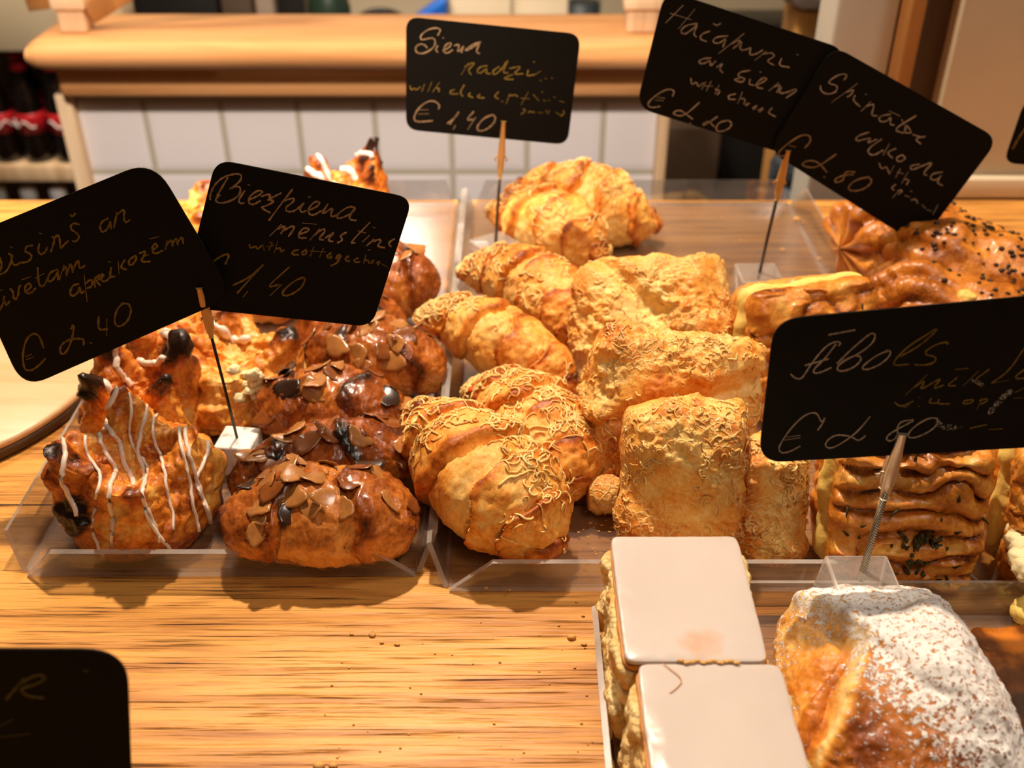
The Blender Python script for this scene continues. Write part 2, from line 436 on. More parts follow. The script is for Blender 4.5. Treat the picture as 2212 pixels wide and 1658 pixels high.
# display counter
t = thing('display_counter', 'long oak display counter with coarse dark grain under the pastry trays', 'counter', (0, .5, 0))
o = MB().box(-1.5, 1.5, -.12, .952, TOP - .04, TOP).build('counter_top', M['counter'], None, bevel=.003); o.parent = t; o.matrix_parent_inverse = Matrix.Translation((0, -.5, 0))
o = MB().box(-1.45, 1.45, -.02, .92, .0, TOP - .041).build('counter_body', M['brown_panel']); o.parent = t; o.matrix_parent_inverse = Matrix.Translation((0, -.5, 0))

# tiled counter behind
t = thing('tiled_counter', 'low counter faced with white square tiles under a rounded pine top', 'counter', (0, 1.4, 0))
def par(o, t): o.parent = t; o.matrix_parent_inverse = Matrix.Translation(-Vector(t.location)); return o
def rounded_ledge():
    z0, z1 = .918, .952
    prof = []
    y0, y1 = 1.285, 1.425; r = .017
    for k in range(13):
        a = -PI/2 - PI*k/12
        prof.append((y0 + r + r*math.cos(a), (z0+z1)/2 + (z1-z0)/2*math.sin(a)))
    prof = [(y1, z0)] + prof + [(y1, z1)]
    V = []; xs = [(-.592, .55), (-.587, .82), (-.576, .97), (-.56, 1.0), (.215, 1.0)]
    n = len(prof)
    for x, s in xs:
        for (y, z) in prof: V.append((x, y1 + (y - y1)*(.9 + .1*s), (z0+z1)/2 + (z - (z0+z1)/2)*s))
    F = []
    for i in range(len(xs)-1):
        for k in range(n):
            F.append((i*n+k, i*n+(k+1) % n, (i+1)*n+(k+1) % n, (i+1)*n+k))
    F.append(tuple(range(n))); F.append(tuple((len(xs)-1)*n + k for k in range(n-1, -1, -1)))
    return V, F
V, F = rounded_ledge()
par(mesh_obj('worktop', V, F, M['ledge'], smooth=True), t)
par(MB().box(-.572, .205, 1.318, 1.40, .876, .916).build('apron', M['ledge'], bevel=.006), t)
par(MB().box(-.566, .190, 1.349, 1.40, 0, .874).build('tile_panel', M['tile']), t)
par(MB().box(-.588, -.567, 1.335, 1.42, 0, .875).build('side_board', M['pale_wood'], bevel=.003), t)
par(MB().box(.191, .205, 1.335, 1.42, 0, .875).build('side_board', M['pale_wood'], bevel=.003), t)

# wooden stand on the ledge
t = thing('wooden_stand', 'pale wooden frame stand with slanted braces on the pine ledge', 'stand', (-.2, 1.36, .945))
zt = .9525
for px0, px1, nm in ((132, 190, 'post'), (1352, 1420, 'post')):
    a = aty(px0, 78, 1.335); b = aty(px1, 78, 1.335)
    par(MB().box(a.x, b.x, 1.335, 1.365, zt, zt + .30).build(nm, M['pale_wood'], bevel=.002), t)
    par(MB().box(a.x - .004, b.x + .004, 1.331, 1.369, zt + .028, zt + .05).build('collar', M['pale_wood'], bevel=.002), t)
par(MB().bar((aty(196, 70, 1.345).x, 1.352, zt + .020), (aty(196, 70, 1.345).x + .24, 1.40, zt + .15), .02, .026).build('brace', M['brown_wood'], bevel=.002), t)
par(MB().bar((aty(118, 70, 1.42).x, 1.405, zt + .012), (aty(80, 20, 1.42).x - .02, 1.415, zt + .3), .02, .034, (1, 0, 0)).build('brace', M['brown_wood'], bevel=.002), t)
par(MB().box(aty(132, 78, 1.335).x, aty(1420, 78, 1.335).x, 1.336, 1.364, zt + .302, zt + .33).build('rail', M['pale_wood'], bevel=.002), t)

# rear kitchen counter and what stands on it
KZ = .68
o = MB().box(-.685, .36, 1.75, 2.25, 0, KZ).build('kitchen_cabinet', M['brown_panel'], bevel=.004)
tag(o, 'dark low cabinet in the kitchen behind the tiled counter', 'cabinet')
def bx(name, px0, px1, y0, y1, h, mat, label, cat, bev=.004):
    a, b = aty(px0, 20, y0).x, aty(px1, 20, y0).x
    o = MB().box(a, b, y0, y1, KZ, KZ + h).build(name, mat, bevel=bev); return tag(o, label, cat)
bx('storage_box', 288, 470, 1.86, 2.1, .26, M['dark_plastic'], 'black storage box behind the left post of the wooden stand', 'box')
bx('storage_box', 478, 545, 1.87, 2.1, .24, M['brown_panel'], 'dark brown box beside the black storage box', 'box')
bx('paper_carton', 552, 592, 1.88, 2.0, .23, M['grey_brown'], 'narrow grey carton between dark boxes behind the ledge', 'carton')
bx('storage_box', 600, 655, 1.9, 2.1, .25, M['dark_plastic'], 'black box right of the narrow grey carton', 'box')
bx('cream_box', 962, 1105, 1.87, 2.1, .28, M['cream_panel'], 'cream box behind the ledge, nearest the blue scoop', 'box')
bx('cream_box', 1108, 1228, 1.88, 2.1, .27, M['cream_panel'], 'cream box behind the ledge, beside the glass jar', 'box')
# dark bottle, pan, scoop, jar
p = aty(712, 20, 1.9)
t = thing('wine_bottle', 'dark green bottle behind the ledge beside the black pan', 'bottle', (p.x, 1.9, KZ))
MB().lathe([(.036, 0), (.037, .01), (.037, .16), (.03, .19), (.014, .215), (.013, .27), (.0145, .272), (.0145, .285)], 20).build('glass_body', M['green_dark'], t, True)
MB().lathe([(.0152, .245), (.0152, .29)], 16).build('capsule', M['dark_plastic'], t, True)
p = aty(815, 20, 1.87)
t = thing('black_pan', 'round black pan standing on edge behind the ledge', 'pan', (p.x, 1.9, KZ))
V, F = [], []
mb = MB().lathe([(.068, 0), (.072, .002), (.075, .03), (.072, .03), (.066, .006)], 32)
mb.v = [(x, .02 - z, y + .085) for x, y, z in mb.v]
mb.build('pan_body', M['dark_plastic'], t, True)
MB().bar((.0, .01, .01), (.0, .01, .0), .02, .02).build('foot', M['dark_plastic'], t)
p = aty(925, 20, 1.84)
t = thing('blue_scoop', 'bright blue plastic scoop behind the ledge left of the cream boxes', 'scoop', (p.x, 1.84, KZ))
MB().add([(-.055, -.02, .118), (.03, -.02, .14), (.032, .02, .14), (-.055, .02, .118), (-.025, -.025, .16), (.034, -.03, .20), (.034, .03, .20), (-.025, .025, .16)],
         [(0,3,2,1), (4,5,6,7), (0,1,5,4), (1,2,6,5), (2,3,7,6), (3,0,4,7)]).build('scoop_bowl', M['blue'], t, bevel=.006)
MB().tube([(-.0, 0, .0), (.0, 0, .13)], .01, 10).build('handle', M['blue'], t, True)
p = aty(1262, 20, 1.87)
t = thing('glass_jar', 'glass jar with dark contents behind the ledge near the right post', 'jar', (p.x, 1.9, KZ))
MB().lathe([(.028, 0), (.032, .01), (.032, .2), (.024, .225), (.024, .25)], 20).build('jar_body', M['glass'], t, True)
MB().lathe([(.026, .004), (.029, .01), (.029, .17)], 20).build('contents', M['navy'], t, True)

# right of the tiled counter: crate, wrapped roll, bag
o = MB().box(.235, .62, 1.45, 1.72, 0, .50).build('dark_crate', M['crate_red'], bevel=.01); tag(o, 'dark red crate in the shadow right of the tiled counter', 'crate')
o = MB().box(.365, .80, 1.95, 2.05, 0, .80).build('dark_cupboard', M['dark_plastic'], bevel=.004); tag(o, 'black cupboard behind the dark red crate', 'cupboard')
p = aty(1790, 85, 1.30)
t = thing('wrapped_parcel', 'brown paper parcel under crumpled clear wrap left of the grey post', 'parcel', (p.x, 1.32, 0))
MB().box(-.045, .045, -.03, .04, 0, .99).build('paper_block', M['paper'], t, bevel=.004)
def blob(n, a, b, c, amp, freq, seed, p=2.4):
    V, F = cubesphere(n); r = (np.abs(V)**p).sum(1)**(-1/p); V = V*r[:, None]*np.array([a, b, c])
    N = vnormals(V, F); V = V + N*(fbm(V*freq, seed, 4)*amp)[:, None]; return V, F
def cubesphere(n):
    g = np.linspace(-1, 1, n + 1)
    g = np.tan(g*PI/4)
    Vs = []; Fs = []; base = 0
    A, B = np.meshgrid(g, g, indexing='ij'); one = np.ones_like(A)
    for tr in ((A, B, one), (B, A, -one), (one, A, B), (-one, B, A), (B, one, A), (A, -one, B)):
        Vs.append(np.stack(tr, -1).reshape(-1, 3))
        idx = np.arange((n+1)**2).reshape(n+1, n+1) + base
        Fs.append(np.stack([idx[:-1, :-1], idx[1:, :-1], idx[1:, 1:], idx[:-1, 1:]], -1).reshape(-1, 4)); base += (n+1)**2
    V = np.concatenate(Vs); F = np.concatenate(Fs)
    key = np.round(V, 6); u, first, inv = np.unique(key, axis=0, return_index=True, return_inverse=True)
    V = V[first]; F = inv.reshape(-1)[F]
    V = V/np.linalg.norm(V, axis=1, keepdims=True)
    return V, F
V, F = blob(24, .075, .05, .035, .02, 30, 5)
o = mesh_obj('clear_wrap', V + np.array([0, 0, 1.025]), F, M['plasticbag'], t)
p = aty(1745, 410, 1.12)
V, F = blob(20, .045, .05, .03, .012, 25, 8)
t = thing('navy_bag', 'dark navy bag slumped behind the clear tray under the spinach card', 'bag', (p.x, 1.12, 0))
V[:, 2] = V[:, 2] + .86
mesh_obj('bag_top', V, F, M['navy'], t)
MB().lathe([(.06, 0), (.065, .02), (.06, .4), (.045, .85)], 20).build('bag_body', M['navy'], t, True)

# bottle rack on the left
RX0, RX1 = -1.35, -.72
t = thing('bottle_rack', 'pale wooden drinks rack left of the tiled counter holding dark bottles', 'rack', (-1.0, 2.1, 0))
S1 = .530; S2 = .275
for z in (S1, S2): par(MB().box(RX0, RX1, 1.95, 2.25, z - .035, z).build('shelf', M['pale_wood'], bevel=.004), t)
par(MB().box(RX0, RX1, 1.93, 1.95, .755, .90).build('top_panel', M['cream_panel'], bevel=.003), t)
par(MB().box(RX0, RX1, 1.951, 2.25, .84, .86).build('top_board', M['dark_wood']), t)
par(MB().box(RX1, RX1 + .025, 1.94, 2.26, 0, .90).build('side_board', M['pale_wood'], bevel=.003), t)
par(MB().box(RX0 - .025, RX0, 1.94, 2.26, 0, .90).build('side_board', M['pale_wood'], bevel=.003), t)
par(MB().box(RX0, RX1, 2.251, 2.265, 0, .90).build('back_board', M['dark_wood']), t)
par(MB().box(RX0, RX1, 1.94, 2.25, .0, .05).build('plinth', M['dark_wood']), t)

def cola_bottle():
    r = thing('cola_bottle', '', 'bottle')
    MB().lathe([(.024, 0), (.0275, .004), (.028, .02), (.026, .045), (.0245, .055), (.028, .085), (.0275, .105), (.02, .135), (.0125, .155), (.0115, .172), (.0125, .174), (.0125, .18)], 20).build('glass_body', M['cola'], r, True)
    MB().lathe([(.0255, .058), (.0285, .082), (.0288, .088), (.0288, .098)], 20).build('paper_label', M['label_red'], r, True)
    pts = [(.0296*math.sin(a), -.0296*math.cos(a), .078 + .006*math.sin(a*6)) for a in np.linspace(-.95, .95, 22)]
    lb = MB().tube(pts, .0022, 5); lb.build('label_script', M['label_white'], r.children[1], True)
    MB().lathe([(.0135, .176), (.0145, .178), (.0145, .187), (.012, .19)], 18).build('cap', M['cap_red'], r, True)
    return r
def copy_tree(o, parent=None):
    c = o.copy(); C.objects.link(c)
    if parent is not None: c.parent = parent
    for ch in list(o.children): copy_tree(ch, c)
    return c
proto = cola_bottle(); first = True
cnt = 0
ROWS = (('front', 1.985, (134, 66, -2)), ('middle', 2.055, (100, 32)), ('rear', 2.12, (134, 66, 0)))
ORD = ('nearest the tiles', 'second from the tiles', 'third from the tiles')
for rn, y, xs in ROWS:
    for k, px in enumerate(xs):
        b = proto if first else copy_tree(proto)
        first = False
        b.location = (aty(px, 250, 1.985).x, y, S1 + .0005)
        b.rotation_euler = (0, 0, random.Random(cnt).uniform(-.5, .5))
        b['group'] = 'cola bottles on the rack'
        b['label'] = 'dark bottle with red label, %s row, %s' % (rn, ORD[k])
        cnt += 1
def water_bottle():
    r = thing('drink_bottle', '', 'bottle')
    MB().lathe([(.03, 0), (.032, .006), (.032, .11), (.026, .13), (.013, .15), (.012, .165)], 20).build('glass_body', M['brown_bottle'], r, True)
    MB().lathe([(.015, .16), (.016, .162), (.016, .184), (.013, .187)], 18).build('cap', M['cap_white'], r, True)
    return r
proto = water_bottle()
for k, px in enumerate((128, 64, -2)):
    b = proto if k == 0 else copy_tree(proto)
    b.location = (aty(px, 425, 2.0).x, 2.0, S2 + .0005); b['group'] = 'bottles on the lower rack shelf'
    b['label'] = 'white capped amber bottle on the lower rack shelf, ' + ['nearest the tiled counter', 'second from the tiled counter', 'at the left picture edge'][k]

# round board at the left
pts = [at(0, 977, TOP + .012), at(90, 943, TOP + .012), at(168, 884, TOP + .012)]
(ax, ay), (bx_, by), (cx, cy) = [(p.x, p.y) for p in pts]
d = 2*(ax*(by-cy) + bx_*(cy-ay) + cx*(ay-by))
ux = ((ax*ax+ay*ay)*(by-cy) + (bx_*bx_+by*by)*(cy-ay) + (cx*cx+cy*cy)*(ay-by))/d
uy = ((ax*ax+ay*ay)*(cx-bx_) + (bx_*bx_+by*by)*(ax-cx) + (cx*cx+cy*cy)*(bx_-ax))/d
R = math.hypot(ax-ux, ay-uy)
print('BOARD', ux, uy, R)
BX1 = at(55, 1243, TOP).x - .018
ang = math.atan2(pts[1].y - uy, pts[1].x - ux)
R = min(max(R, .12), .19)
cxb, cyb = pts[1].x - R*math.cos(ang), pts[1].y - R*math.sin(ang)
if cxb + R > BX1 - .002: cxb = BX1 - .002 - R
t = thing('round_board', 'round pale serving board with a dark rim left of the glazed pouches', 'board', (cxb, cyb, TOP))
MB().lathe([(R - .003, 0), (R, .002), (R, .0085)], 96).build('board_rim', M['dark_wood'], t, True)
MB().lathe([(R - .001, .0086), (R, .0095), (R - .0005, .0125), (R - .003, .0135), (0.001, .0136)], 96).build('board_top', M['board'], t, True)

# ------------------------------------------------------------------ acrylic trays
TH = .003
FZ = TOP + .0005 + TH            # tray floor top
def tray(label, x0, x1, y0, y1, h=.022, fl=.010, fl_front=.006, fl_back=.008, ch=.020):
    t = thing('acrylic_tray', label, 'tray', ((x0+x1)/2, (y0+y1)/2, TOP))
    cx, cy = (x0+x1)/2, (y0+y1)/2
    z0 = .0005
    par_box = MB().box(x0-cx, x1-cx, y0-cy, y1-cy, z0, z0+TH)
    F_mat = [1]*6; F_mat[0] = 0; F_mat[1] = 0
    mesh_obj('tray_floor', par_box.v, par_box.f, None, t, smooth=False, mats=[M['acrylic_floor'], M['acrylic_edge']], midx=F_mat)
    def flap(name, a, b, out, f, inset):
        a, b = Vector((*a, z0 + TH*.3)), Vector((*b, z0 + TH*.3)); out = Vector((*out, 0)); up = Vector((0, 0, 1))
        along = (b - a).normalized(); rise = (up*h + out*f); nn = along.cross(rise).normalized()
        if nn.dot(out) < 0: nn = -nn
        P = [a + out*.0006, b + out*.0006, b + rise - along*inset, a + rise + along*inset]
        Q = [p + nn*TH for p in P]
        V = P + Q
        Fc = [(3,2,1,0), (4,5,6,7), (0,1,5,4), (1,2,6,5), (2,3,7,6), (3,0,4,7)]
        return mesh_obj(name, V, Fc, None, t, smooth=False, mats=[M['acrylic'], M['acrylic_edge']], midx=[0, 0, 1, 1, 1, 1])
    X0, X1, Y0, Y1 = x0-cx, x1-cx, y0-cy, y1-cy
    flap('front_wall', (X0, Y0), (X1, Y0), (0, -1), fl_front, ch)
    flap('back_wall', (X0, Y1), (X1, Y1), (0, 1), fl_back, ch*.4)
    flap('side_wall', (X0, Y0), (X0, Y1), (-1, 0), fl, ch*.5)
    flap('side_wall', (X1, Y0), (X1, Y1), (1, 0), fl, ch*.5)
    return t
X_a0 = -.272; X_a1 = -.0545; X_b0 = -.0345; X_b1 = .263
tray('clear acrylic tray of glazed pouches and almond rolls on the left', X_a0, X_a1, .438, .935)
tray('clear acrylic tray of croissants, cheese squares and spinach slices in the middle', X_b0, X_b1, .426, .935, fl_front=.002, ch=.024)
tray('clear acrylic tray of iced cake and sugared turnover at the front right', .050, .37, .17, .402, .020, .006, .006, .006)

# ------------------------------------------------------------------ pastry toolkit
def sm(a, b, x):
    t = np.clip((x - a)/(b - a), 0, 1); return t*t*(3 - 2*t)
def catmull(pts, n):
    P = np.array([list(p) for p in pts], float); P = np.vstack([2*P[0]-P[1], P, 2*P[-1]-P[-2]])
    m = len(P) - 3; out = []
    for s in np.linspace(0, m, n):
        i = min(int(s), m-1); t = s - i; a, b, c, d = P[i:i+4]
        out.append(.5*((2*b) + (-a+c)*t + (2*a-5*b+4*c-d)*t*t + (-a+3*b-3*c+d)*t**3))
    return np.array(out)

class Body:
    """verts, faces and a search tree for laying toppings on the crust"""
    def __init__(s, V, F):
        s.V = V; s.F = F; s.N = vnormals(V, F)
        s.bvh = BVHTree.FromPolygons([tuple(v) for v in V], [tuple(int(i) for i in f) for f in F])
    def near(s, p):
        q, n, i, d = s.bvh.find_nearest(p); return q, n
    def cast(s, p, d):
        q, n, i, dd = s.bvh.ray_cast(Vector(p), Vector(d)); return q, n

def sweep(spine, rad, n=150, m=84, zs=.9, floor=None, wraps=0, wrap_amp=.12, skew=.5, lump=.10, lf=55, fine=.0012, seed=0, tip=.25, power=.55, bake0=.25, burn_tip=.5):
    """body swept along a spine (world points); wraps: rolled dough layers with stepped edges"""
    S = catmull(spine, n); T = np.gradient(S, axis=0); T /= np.linalg.norm(T, axis=1, keepdims=True)
    up = np.array([0, 0, 1.0]); A = np.cross(T, up); A /= np.linalg.norm(A, axis=1, keepdims=True); B = np.cross(A, T)
    u = np.linspace(0, 1, n); ph = np.linspace(-PI, PI, m, endpoint=False)
    U, PH = np.meshgrid(u, ph, indexing='ij')
    env = np.clip(np.sin(PI*np.clip(U, .0, 1)), 0, 1)**power
    env = tip + (1 - tip)*env
    endc = np.sqrt(np.clip(1 - np.clip((np.abs(U - .5) - .465)/.035, 0, 1)**2, 0.0004, 1))
    r = rad*env*endc*(1 + .06*vnoise(np.stack([U*5, np.zeros_like(U), np.zeros_like(U)], -1) + seed*1.7, seed + 2))
    rise = np.zeros_like(U); edge = np.zeros_like(U)
    if wraps:
        c = np.abs(U - .5)*2
        nz = .9*vnoise(np.stack([U*4, np.cos(PH)*1.5, np.sin(PH)*1.5], -1) + seed*3.1, seed)
        q = c*wraps/2 + .28*np.cos(PH)*skew + .22*nz + .5
        fr = q - np.floor(q)
        step = sm(.0, .16, fr)*(1 - .55*fr)          # steep at the edge, sinking away
        rise = step; edge = np.exp(-((fr - .16)/.12)**2)
        r = r*(1 + wrap_amp*(step*2 - .9))
    P = S[:, None, :] + r[..., None]*(np.cos(PH)[..., None]*B[:, None, :]*zs + np.sin(PH)[..., None]*A[:, None, :])
    V = P.reshape(-1, 3)
    idx = np.arange(n*m).reshape(n, m)
    F = np.stack([idx[:-1, :], np.roll(idx, -1, 1)[:-1, :], np.roll(idx, -1, 1)[1:, :], idx[1:, :]], -1).reshape(-1, 4)
    N = vnormals(V, F)
    if np.mean(np.sum(N*(V - np.repeat(S, m, 0)), 1)) < 0: F = F[:, ::-1]; N = -N
    big = fbm(V*lf + seed*7, seed, 3); sml = fbm(V*260 + seed, seed + 9, 4); rg = ridged(V*110, seed + 4, 3)
    fadeE = (np.repeat(endc[:, 0], m))
    V = V + N*((big*lump*rad + sml*fine + rg*fine*.7)*fadeE)[:, None]
    if floor is not None:
        low = V[:, 2] < floor + .004
        V[:, 2] = np.where(low, floor + .0006 + np.maximum(0, V[:, 2] - floor)*.25 + np.clip(V[:, 2] - floor, -.02, 0)*.0, V[:, 2])
    bk = bake0 + .18*big + .30*edge.reshape(-1) - (.14 if wraps > 4 else 0)*(1 - rise.reshape(-1)) + .12*np.clip(N[:, 2], -.5, 1) + burn_tip*np.repeat((1 - np.clip(np.sin(PI*u), 0, 1)**.5), m)
    return V, F, bk

def rooted(name, label, cat, V, F, bk, mat, group, part='crust', extra=None, centre=None):
    lo = V.min(0); hi = V.max(0)
    c = np.array([(lo[0]+hi[0])/2, (lo[1]+hi[1])/2, lo[2]]) if centre is None else np.array(centre)
    t = thing(name, label, cat, tuple(c), group=group)
    at_ = {'bake': bk}
    if extra: at_.update(extra)
    mesh_obj(part, V - c, F, mat, t, at_)
    b = Body(V - c, F)
    return t, b

def shreds(b, rnd, count, mat, parent, length=(.006, .014), r=.00055, weight=None, name='grated_cheese', cand=None):
    mb = MB(); bk = []
    w = weight(b) if weight is not None else np.clip(b.N[:, 2] - .15, 0, 1)
    idx = np.nonzero(w > 0)[0]; pw = w[idx]/w[idx].sum()
    rs = np.random.RandomState(rnd.randint(0, 10**6)); pick = rs.choice(idx, count, p=pw)
    for i in pick:
        p = Vector(b.V[i]); n = Vector(b.N[i]); L = rnd.uniform(*length); k = 6; st = L/k
        tdir = n.cross(Vector((rnd.uniform(-1, 1), rnd.uniform(-1, 1), rnd.uniform(-1, 1))))
        if tdir.length < 1e-4: continue
        tdir.normalize(); curl = rnd.uniform(-.75, .75); pts = []
        lift = rnd.uniform(.2, 1.1)*r
        for s in range(k + 1):
            q, nn = b.near(p)
            if q is None: break
            pts.append(q + nn*(lift + (r*rnd.uniform(0, .8))))
            tdir = (tdir - nn*tdir.dot(nn)); tdir = tdir.normalized() if tdir.length > 1e-6 else tdir
            tdir.rotate(Matrix.Rotation(curl + rnd.uniform(-.25, .25), 3, nn)); p = q + tdir*st
        if len(pts) < 3: continue
        rr = r*rnd.uniform(.7, 1.35); n0 = len(mb.v)
        mb.tube(pts, [rr*.75] + [rr]*(len(pts)-2) + [rr*.6], 5)
        bk += [rnd.uniform(0.05, .6)]*(len(mb.v) - n0)
    o = mesh_obj(name, mb.v, mb.f, mat, parent, {'bake': bk}); o['kind'] = 'stuff'; return o

def flake_mesh(mat, seed):
    rs = np.random.RandomState(seed); n = 14; V = []; F = []
    for lay, z in ((0, -.0004), (1, .0004)):
        for rr in (.35, .75, 1.0):
            for k in range(n):
                a = 2*PI*k/n; q_ = rr*(1 + .13*math.sin(3*a + seed*2) + .07*math.sin(5*a + seed)); x = .0078*q_*math.cos(a); y = .0058*q_*math.sin(a)*(1 - .22*math.cos(a))
                V.append((x, y, z*(1.0 if rr < 1 else .6) + 22*x*x*(.5 + seed*.2) - 16*y*y))
    V = [tuple(v) for v in V]
    for lay in (0, 1):
        b = lay*3*n
        cap = tuple(b + k for k in range(n)); F.append(cap if lay else cap[::-1])
        for i in range(2):
            for k in range(n):
                q = (b+i*n+k, b+(i+1)*n+k, b+(i+1)*n+(k+1) % n, b+i*n+(k+1) % n); F.append(q if lay else q[::-1])
    for k in range(n):
        a, b2 = 2*n + k, 5*n + k; a2, b3 = 2*n + (k+1) % n, 5*n + (k+1) % n
        F.append((a, a2, b3, b2))
    me = bpy.data.meshes.new('almond_flake'); me.from_pydata(V, [], F); me.materials.append(mat)
    me.polygons.foreach_set('use_smooth', np.ones(len(me.polygons), dtype=bool)); me.update(); return me
FLK = [flake_mesh(M['flake'], 0), flake_mesh(M['flake'], 1), flake_mesh(M['flake_toast'], 1), flake_mesh(M['flake_dark'], 2)]
def flakes(b, rnd, count, parent, zmin=.35):
    w = np.clip(b.N[:, 2] - zmin, 0, 1); idx = np.nonzero(w > 0)[0]; pw = w[idx]/w[idx].sum()
    rs = np.random.RandomState(rnd.randint(0, 10**6)); done = []
    for i in rs.choice(idx, count*6, p=pw):
        p = Vector(b.V[i])
        if any((p - q).length < .0062 for q in done): continue
        done.append(p); n = Vector(b.N[i])
        n = (n + Vector((rnd.uniform(-.22, .22), rnd.uniform(-.22, .22), rnd.uniform(-.1, .2)))).normalized()
        o = bpy.data.objects.new('almond_flake', rnd.choices(FLK, (5, 4, 6, 2))[0]); C.objects.link(o); o.parent = parent
        q = n.to_track_quat('Z', 'Y'); q = q @ Euler((0, 0, rnd.uniform(0, 6.28))).to_quaternion()
        s = rnd.uniform(.8, 1.35)
        o.matrix_local = Matrix.LocRotScale(p + n*.0004, q, Vector((s, s, s)))
        if len(done) >= count: break

def drizzle(b, rnd, lines, parent, mat, r=.0016, name='icing', direc=(0, .55, -1), jitter=.003):
    """lines of icing poured over: each line a list of local points above the pastry, cast down onto it"""
    mb = MB()
    for ln in lines:
        P = catmull([Vector(p) for p in ln], 40); run = []
        k = rnd.uniform(.75, 1.3)
        for i, p in enumerate(P):
            p = p + np.array([math.sin(i*.5 + rnd.random())*jitter*.3, 0, 0])
            q, n = b.cast(p, Vector(direc).normalized())
            if q is None:
                if len(run) > 3: mb.tube(run, [r*k*(.5 + .5*math.sin(PI*min(1, (j+1.2)/len(run)))**.4) for j in range(len(run))], 8)
                run = []
                continue
            if run and (q - run[-1]).length > .012:
                if len(run) > 3: mb.tube(run, [r*k*.9]*len(run), 8)
                run = []
            run.append(q + n*r*.35)
        if len(run) > 3:
            rr = [r*k*(.85 + .3*math.sin(j*1.1 + k*9)) for j in range(len(run))]; rr[0] *= .5; rr[-1] *= 1.1
            mb.tube(run, rr, 8)
    return mesh_obj(name, mb.v, mb.f, mat, parent) if mb.v else None

def lumps(mbdata, mat, parent, name, kind=None, n=7):
    """small irregular blobs: list of (x,y,z,rx,ry,rz,seed)"""
    Vs = []; Fs = []; base = 0; V0, F0 = cubesphere(n)
    for (x, y, z, a, b, c, sd) in mbdata:
        V = V0*(1 + .38*fbm(V0*1.7 + sd*3.3, int(sd*13) % 97, 3))[:, None]*np.array([a, b, c]) + np.array([x, y, z])
        Vs.append(V); Fs.append(F0 + base); base += len(V)
    o = mesh_obj(name, np.concatenate(Vs), np.concatenate(Fs), mat, parent)
    if kind: o['kind'] = kind
    return o

# ------------------------------------------------------------------ cheese croissants
GC = 'cheese croissants'
def croissant(label, px, rad, seed, nshred=200, side=False, wraps=6):
    spine = [at(x, y, FZ + z) for x, y, z in px]
    V, F, bk = sweep(spine, rad*1.06, 190, 96, .92, FZ, wraps, .17, 1.0, .09, 50, .0013, seed, .13, 1.05, .20, .50)
    t, b = rooted('cheese_croissant', label, 'croissant', V, F, bk, M['croissant'], GC)
    rnd = random.Random(seed)
    def wt(b):
        c = fbm(b.V*38 + seed*2, seed + 31, 2)
        return np.clip(b.N[:, 2] - .25, 0, 1)*sm(-.25, .35, c)
    shreds(b, rnd, nshred, M['shred'], t, weight=wt)
    return t, b
cr1, b = croissant('cheese croissant at the back of the middle tray, tip pointing right', [(1088, 425, .030), (1180, 418, .034), (1275, 438, .032), (1360, 472, .022), (1428, 490, .012)], .0325, 1)
cr2, b = croissant('cheese croissant behind the clear block, second from the back', [(1052, 458, .024), (1140, 470, .030), (1235, 512, .030), (1310, 578, .018)], .030, 2)
cr3, b = croissant('cheese croissant with a smooth brown tip, third from the back', [(985, 590, .030), (1065, 590, .030), (1160, 622, .030), (1215, 685, .028), (1228, 755, .014)], .0255, 3)
cr4, b = croissant('long cheese croissant bridging the tray walls beside the almond rolls', [(893, 688, .040), (975, 692, .038), (1080, 735, .034), (1180, 795, .026), (1248, 862, .014)], .0225, 4)
cr5, b = croissant('cheese croissant with a red pepper speck, tucked behind the frontmost one', [(997, 850, .020), (1080, 862, .026), (1170, 930, .028), (1225, 1010, .024), (1245, 1082, .012)], .0265, 5, 420)
lumps([(*(at(1022, 842, FZ + .034) - cr5.location), .0035, .003, .002, 1.2)], M['red_pepper'], cr5, 'pepper_piece')
cr6, b = croissant('frontmost cheese croissant with green filling showing at its side', [(886, 885, .030), (968, 950, .036), (1070, 1050, .034), (1145, 1135, .024), (1186, 1212, .010)], .0315, 6, 420)
lumps([(*(at(1012 + dx, 1080 + dy, FZ + .014) - cr6.location), .006, .005, .005, i*1.7 + .3) for i, (dx, dy) in enumerate(((0, 0), (-12, 14), (10, 18), (18, -8)))], M['greens'], cr6, 'green_filling')
lumps([(*(at(1308, 542, FZ + .014) - cr2.location), .006, .008, .006, 2.2)], M['cheese'], cr2, 'cheese_filling')

# ------------------------------------------------------------------ almond rolls
GA = 'almond rolls'
def almond(label, px, rad, seed, nf=22, bake=.42):
    spine = [at(x, y, FZ + z) for x, y, z in px]
    V, F, bk = sweep(spine, rad*1.12, 170, 96, .86, FZ, 2.6, .09, .9, .14, 42, .0014, seed, .30, .60, bake - .09, .30)
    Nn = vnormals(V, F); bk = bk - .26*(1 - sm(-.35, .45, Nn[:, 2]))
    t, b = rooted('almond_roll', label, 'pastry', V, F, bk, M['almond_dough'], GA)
    flakes(b, random.Random(seed), int(nf*.72), t)
    return t, b
almond('frontmost almond roll, golden brown and thick with flakes', [(482, 1150, .020), (590, 1120, .024), (700, 1108, .026), (800, 1118, .024), (900, 1150, .018)], .0275, 11, 34, .34)
almond('dark brown almond roll, second from the front of its row', [(502, 1075, .012), (590, 1035, .020), (690, 995, .026), (800, 975, .026), (918, 985, .020)], .0225, 12, 24, .62)
almond('almond roll lying behind the dark brown one, third in its row', [(548, 905, .022), (620, 880, .026), (710, 870, .028), (800, 888, .026), (872, 912, .020)], .0235, 13, 26, .42)
